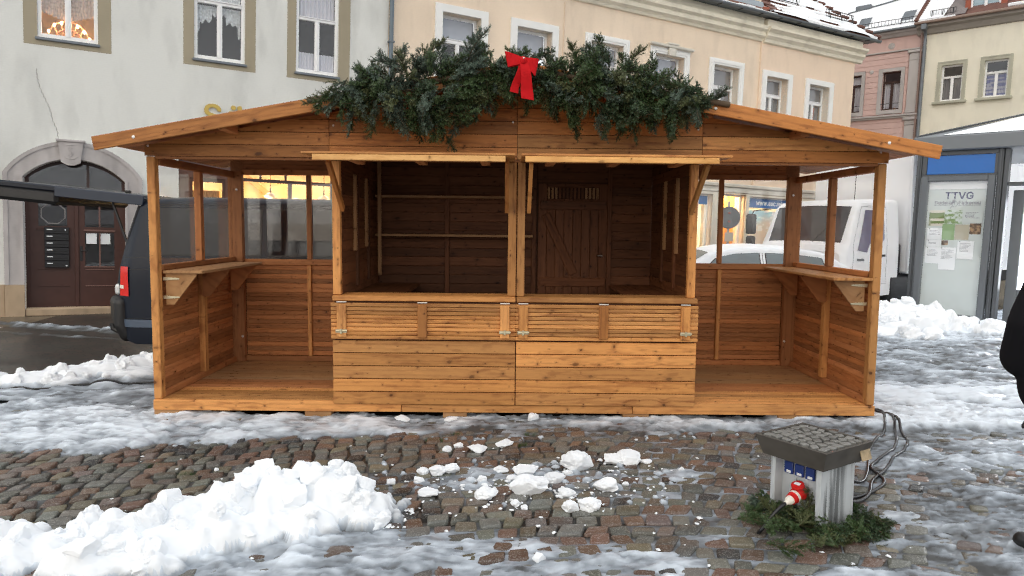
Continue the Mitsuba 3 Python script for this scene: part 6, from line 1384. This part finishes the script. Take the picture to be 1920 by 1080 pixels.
for i in range(7):
    x = -.192
    while x < .165:
        w_ = rp_.uniform(.042, .075); cx, cy = x+w_/2, -.165+.055*i+rp_.uniform(-.004, .004)
        a = P8[int(rp_.integers(0, NC))]; a = a/np.abs(a).max(0)*[min(w_, .192-x)/2-.0008, .0268]
        x += w_
        V = np.concatenate([[[cx, cy, .474]], np.c_[a*.6+[cx, cy], np.full(8, .474)], np.c_[a*.95+[cx, cy], np.full(8, .4735)], np.c_[a+[cx, cy], np.full(8, .471)], np.c_[a+[cx, cy], np.full(8, .452)]])+[0, 0, rp_.uniform(-.0015, .0015)]
        c_ = np.array([.155, .155, .147])*rp_.uniform(.7, 1.2)
        put(LD, 'cobble', pplace((V, FF)), 'm_cobble', True, color=np.repeat(c_[None], 33, 0))
# local frame for the recessed front: faces -x, rows along y
for i in range(4):
    y = .080-.066*i
    sk = put(PD, 'socket_cover', pplace(cbox(-.102, -.0855, y-.027, y+.027, .262, .328, .006)), SOCKBLUE, 40)
    put(sk, 'label', pplace(cbox(-.1045, -.1021, y-.018, y+.010, .268, .282)), PAPER)
RS = put(PD, 'red_socket', pplace(cat([mv(lathe([(.0, 0), (.038, 0), (.040, .035), (.037, .06), (.0, .06)], 20), M4(R3((0, 1, 0), -90)@R3((0, 0, 1), 0), (-.088, -.005, .175)))])), SOCKRED, 40)
put(RS, 'flap', pplace(mv(lathe([(0, .012), (.034, .010), (.036, 0), (0, 0)], 20), M4(R3((0, 1, 0), -20), (-.132, -.005, .222)))), SOCKRED, 40); put(RS, 'flap_label', pplace(mv(cbox(-.010, .010, -.017, .017, .0125, .015), M4(R3((0, 1, 0), -20), (-.132, -.005, .222)))), PAPER)
_pp = pplace
PG = thing('power_plug', 'red and white plug pushed into the pedestal socket, black cable trailing down', 'plug')
pgM = M4(R3((0, 1, 0), -105)*.84, (-.140, -.005, .170))
put(PG, 'body', pplace(mv(lathe([(.040, -.005), (.041, .03), (.036, .034), (.036, .062), (.0, .062)], 20), pgM)), SOCKRED, 40); put(PG, 'collar', pplace(mv(lathe([(.0415, .010), (.0425, .012), (.0425, .030), (.0415, .032)], 20), pgM)), SOCKWHITE, 40)
put(PG, 'nose', pplace(mv(lathe([(.030, .062), (.027, .085), (.017, .10), (.013, .118), (.0, .12)], 20), pgM)), SOCKWHITE, 40)
tip = (np.array(pgM)@np.array([0, 0, .115, 1]))[:3]
put(PG, 'cable', pplace(tube(spline([tip, tip+[-.045, .005, -.018], tip+[-.10, .02, -.07], tip+[-.14, .035, -.12], tip+[-.18, .03, -.135]], 24), .0095, 8)), RUBBER, 60)
# fir branches heaped round the foot
rf = np.random.default_rng(77)
spots = []
for i in range(46):
    t = i/46
    if i >= 34: p = np.array([-.27+.07*rf.normal(), .12*rf.normal()+.05]) if i < 40 else np.array([-.12+.08*(i-40)+.03*rf.normal(), -.285+.03*rf.normal()])
    elif i < 12: p = np.array([-.30+.10*rf.normal(), .20-.035*i+.05*rf.normal()])
    elif i < 24: p = np.array([-.22+.045*(i-12)+.03*rf.normal(), -.265+.03*rf.normal()])
    else: p = np.array([-.16+.04*rf.normal(), .10-.03*(i-24)+.03*rf.normal()])
    if i in (22, 23): p = np.array([.24, -.12])+.03*rf.normal(size=2)
    spots.append(p)
for i, p in enumerate(spots):
    w = (pplace((np.array([[p[0], p[1], 0.03]]), np.zeros((1, 3), int)))[0])[0]
    ang = rf.uniform(0, 6.28); tone = int(rf.choice(4, p=[.08, .28, .44, .20])); sc = rf.uniform(.42, .66)
    k = fresh('fir_sprig'); d = (math.cos(ang), math.sin(ang), rf.uniform(.0, .35 if p[1] > -.2 else .15))
    place_branch(None, w-np.array([d[0], d[1], 0])*.16*sc+[0, 0, rf.uniform(0, .065 if p[1] > -.2 else .03)], d, rf.uniform(-.5, .5), sc, int(rf.integers(0, 10)), tone, top=k)
    labels[k] = {'label': 'cut green fir sprig in the heap around the foot of the power pedestal', 'category': 'fir sprig', 'group': 'fir sprigs round the power pedestal'}
k = fresh('fir_sprig'); wp = pplace((np.array([[-.125, -.075, .06]]), np.zeros((1, 3), int)))[0][0]
place_branch(None, wp, (.12, .02, 1.0), .3, .55, 3, 3, top=k); labels[k] = {'label': 'brownish fir sprig standing upright behind the red plug in the pedestal', 'category': 'fir sprig', 'group': 'fir sprigs round the power pedestal'}

# ================================================================== CABLES
for i, (c, lab) in enumerate((([(3.0, .3, .05), (3.1, .2, .012), (3.157, .018, .012), (3.074, -.296, .012), (2.952, -.607, .013), (2.685, -.936, .012), (2.432, -1.239, .012), (2.255, -1.441, .012), (2.149, -1.625, .012), (2.03, -1.75, .012), (1.80, -1.86, .10)], 'outermost black cable snaking over the ice from hut corner to pedestal'),
        ([(3.0, .4, .05), (3.1, .28, .012), (3.156, .102, .012), (3.039, -.267, .013), (2.84, -.649, .012), (2.546, -.986, .012), (2.385, -1.187, .014), (2.36, -1.391, .014), (2.25, -1.54, .012), (2.02, -1.70, .012), (1.79, -1.84, .12)], 'middle black cable curling beside the outer one towards the pedestal'),
        ([(3.0, .25, .05), (3.12, .14, .012), (3.059, -.066, .012), (2.884, -.374, .012), (2.658, -.654, .012), (2.474, -.965, .012), (2.298, -1.293, .013), (2.197, -1.442, .02), (2.05, -1.60, .08), (1.80, -1.80, .20)], 'inner black cable running straightest from hut corner to pedestal'))):
    q = spline(c, 70); lz, _ = snow_level(q[None, :, 0], q[None, :, 1]); q[:, 2] = np.maximum(q[:, 2], lz[0]+.006)
    solo('power_cable', tube(q, .0105, 8), RUBBER, lab, 'cable', 'cables on the ground', smooth=60)
q = spline([(-9, .3, .0), (-6.5, .7, .0), (-4.89, .86, .0), (-4.452, .967, .0), (-4.115, 1.096, .0), (-3.647, 1.261, .0), (-3.2, 1.4, .0), (-2.9, 1.5, .02)], 90); lz, _ = snow_level(q[None, :, 0], q[None, :, 1]); q[:, 2] = np.maximum(q[:, 2], lz[0]+.008)
solo('power_cable', tube(q, .011, 8), RUBBER, 'thin black cable lying across the snow beside the hut wall and van', 'cable', 'cables on the ground', smooth=60)

# ================================================================== PERSON at the edge of the frame
def hull_body(bones, refine=.03, it=8):
    man = None
    for (a, ra), (b, rb) in bones:
        def sph(p, r): return m3.Manifold.sphere(r, 20).translate(tuple(map(float, p)))
        m = m3.Manifold.batch_hull([sph(a, ra), sph(b, rb)]); man = m if man is None else man+m
    me = man.refine_to_length(refine).to_mesh(); tm = trimesh.Trimesh(me.vert_properties[:, :3], me.tri_verts)
    trimesh.smoothing.filter_taubin(tm, iterations=it); return np.array(tm.vertices), np.array(tm.faces)
PP = np.array([2.755, -2.42, 0.0]); PR_ = R3((0, 0, 1), 25)
per = lambda m: mv(m, M4(PR_, PP))
PE = thing('person', 'person in a long black padded coat standing at the edge of the view', 'person')
# local axes: faces +y, x to the side
def limb(*js): return [((js[i][0], js[i][1]), (js[i+1][0], js[i+1][1])) for i in range(len(js)-1)]
body = []
for sx in (-1, 1):
    body += limb(((sx*.10, .0, .92), .095), ((sx*.11, .02, .50), .065), ((sx*.11, -.02, .09), .045)); body += [(((sx*.11, -.03, .06), .045), ((sx*.125, .15, .035), .035))]
body += limb(((0, 0, .95), .15), ((0, 0, 1.15), .14), ((0, 0, 1.38), .15), ((0, .01, 1.52), .06), ((0, .03, 1.60), .06))
put(PE, 'body', per(hull_body(body)), TROUSER, True)
coat = []
for sx in (-1, 1):
    coat += [(((sx*.13, .02, .86), .19), ((sx*.15, .02, 1.12), .215)), (((sx*.15, .02, 1.12), .215), ((sx*.15, 0, 1.36), .14)), (((sx*.15, 0, 1.36), .13), ((0, 0, 1.50), .08))]
    coat += limb(((sx*.22, .02, 1.44), .12), ((sx*.27, .08, 1.17), .125), ((sx*.23, .14, 1.00), .115))
coat += [(((-.10, -.02, .84), .17), ((.10, -.02, .84), .17)), (((-.12, .04, 1.12), .18), ((.12, .04, 1.12), .18)), (((-.15, 0, 1.36), .12), ((.15, 0, 1.36), .12))]
put(PE, 'coat', per(hull_body(coat, .03, 12)), COAT, True)
put(PE, 'drawstring', per(cat([tube([(-.21, .12, .72), (-.22, .14, .66)], .004, 5), mv(ico(1), M4(np.diag([.008, .008, .014]), (-.22, .14, .65)))])), BLACK)
hd = ico(3)[0]*[.075, .095, .115]; hd[:, 0] *= 1-.25*np.clip(-hd[:, 2]/.115, 0, 1); hd = hd+[0, .03, 1.68]
H = put(PE, 'head', per((hd, ico(3)[1])), SKIN, True)
put(H, 'nose', per(mv(ico(2), M4(np.diag([.013, .022, .024]), (0, .128, 1.672)))), SKIN, True); put(H, 'mouth', per(mv(ico(2), M4(np.diag([.024, .008, .006]), (0, .113, 1.628)))), mat('lips', (.38, .15, .13), .5), True)
for sx in (-1, 1):
    put(H, 'eye', per(mv(ico(2), M4(np.diag([.013, .010, .010]), (sx*.030, .108, 1.70)))), CLEARLAMP, True); put(H, 'ear', per(mv(ico(2), M4(np.diag([.012, .022, .032]), (sx*.076, .02, 1.68)))), SKIN, True)
hv, hf = ico(3); hv = hv*[.083, .102, .118]+[0, .018, 1.70]; hf = hf[(hv[hf].mean(1)[:, 2] > 1.70) | (hv[hf].mean(1)[:, 1] < -.02)]; put(H, 'hair', per((hv, hf)), HAIR, True)
for sx in (-1, 1):
    fing = [(((sx*.17, .07, .97), .034), ((sx*.17, .10, .93), .030))]
    for q in range(4): x = sx*.19+(q-1.5)*.018; L = [.06, .072, .068, .052][q]; fing += limb(((x-sx*.02, .105, .92), .0095), ((x-sx*.02, .12, .92-L*.55), .009), ((x-sx*.02, .117, .92-L), .008))
    fing += limb(((sx*.15, .10, .95), .012), ((sx*.135, .13, .925), .010), ((sx*.14, .14, .895), .009))
    put(PE, 'hand', per(hull_body(fing, .006, 4)), SKIN, True)
    put(PE, 'shoe', per(hull_body([(((sx*.11, -.05, .05), .05), ((sx*.13, .15, .04), .045))], .02, 4)), SHOE, True)
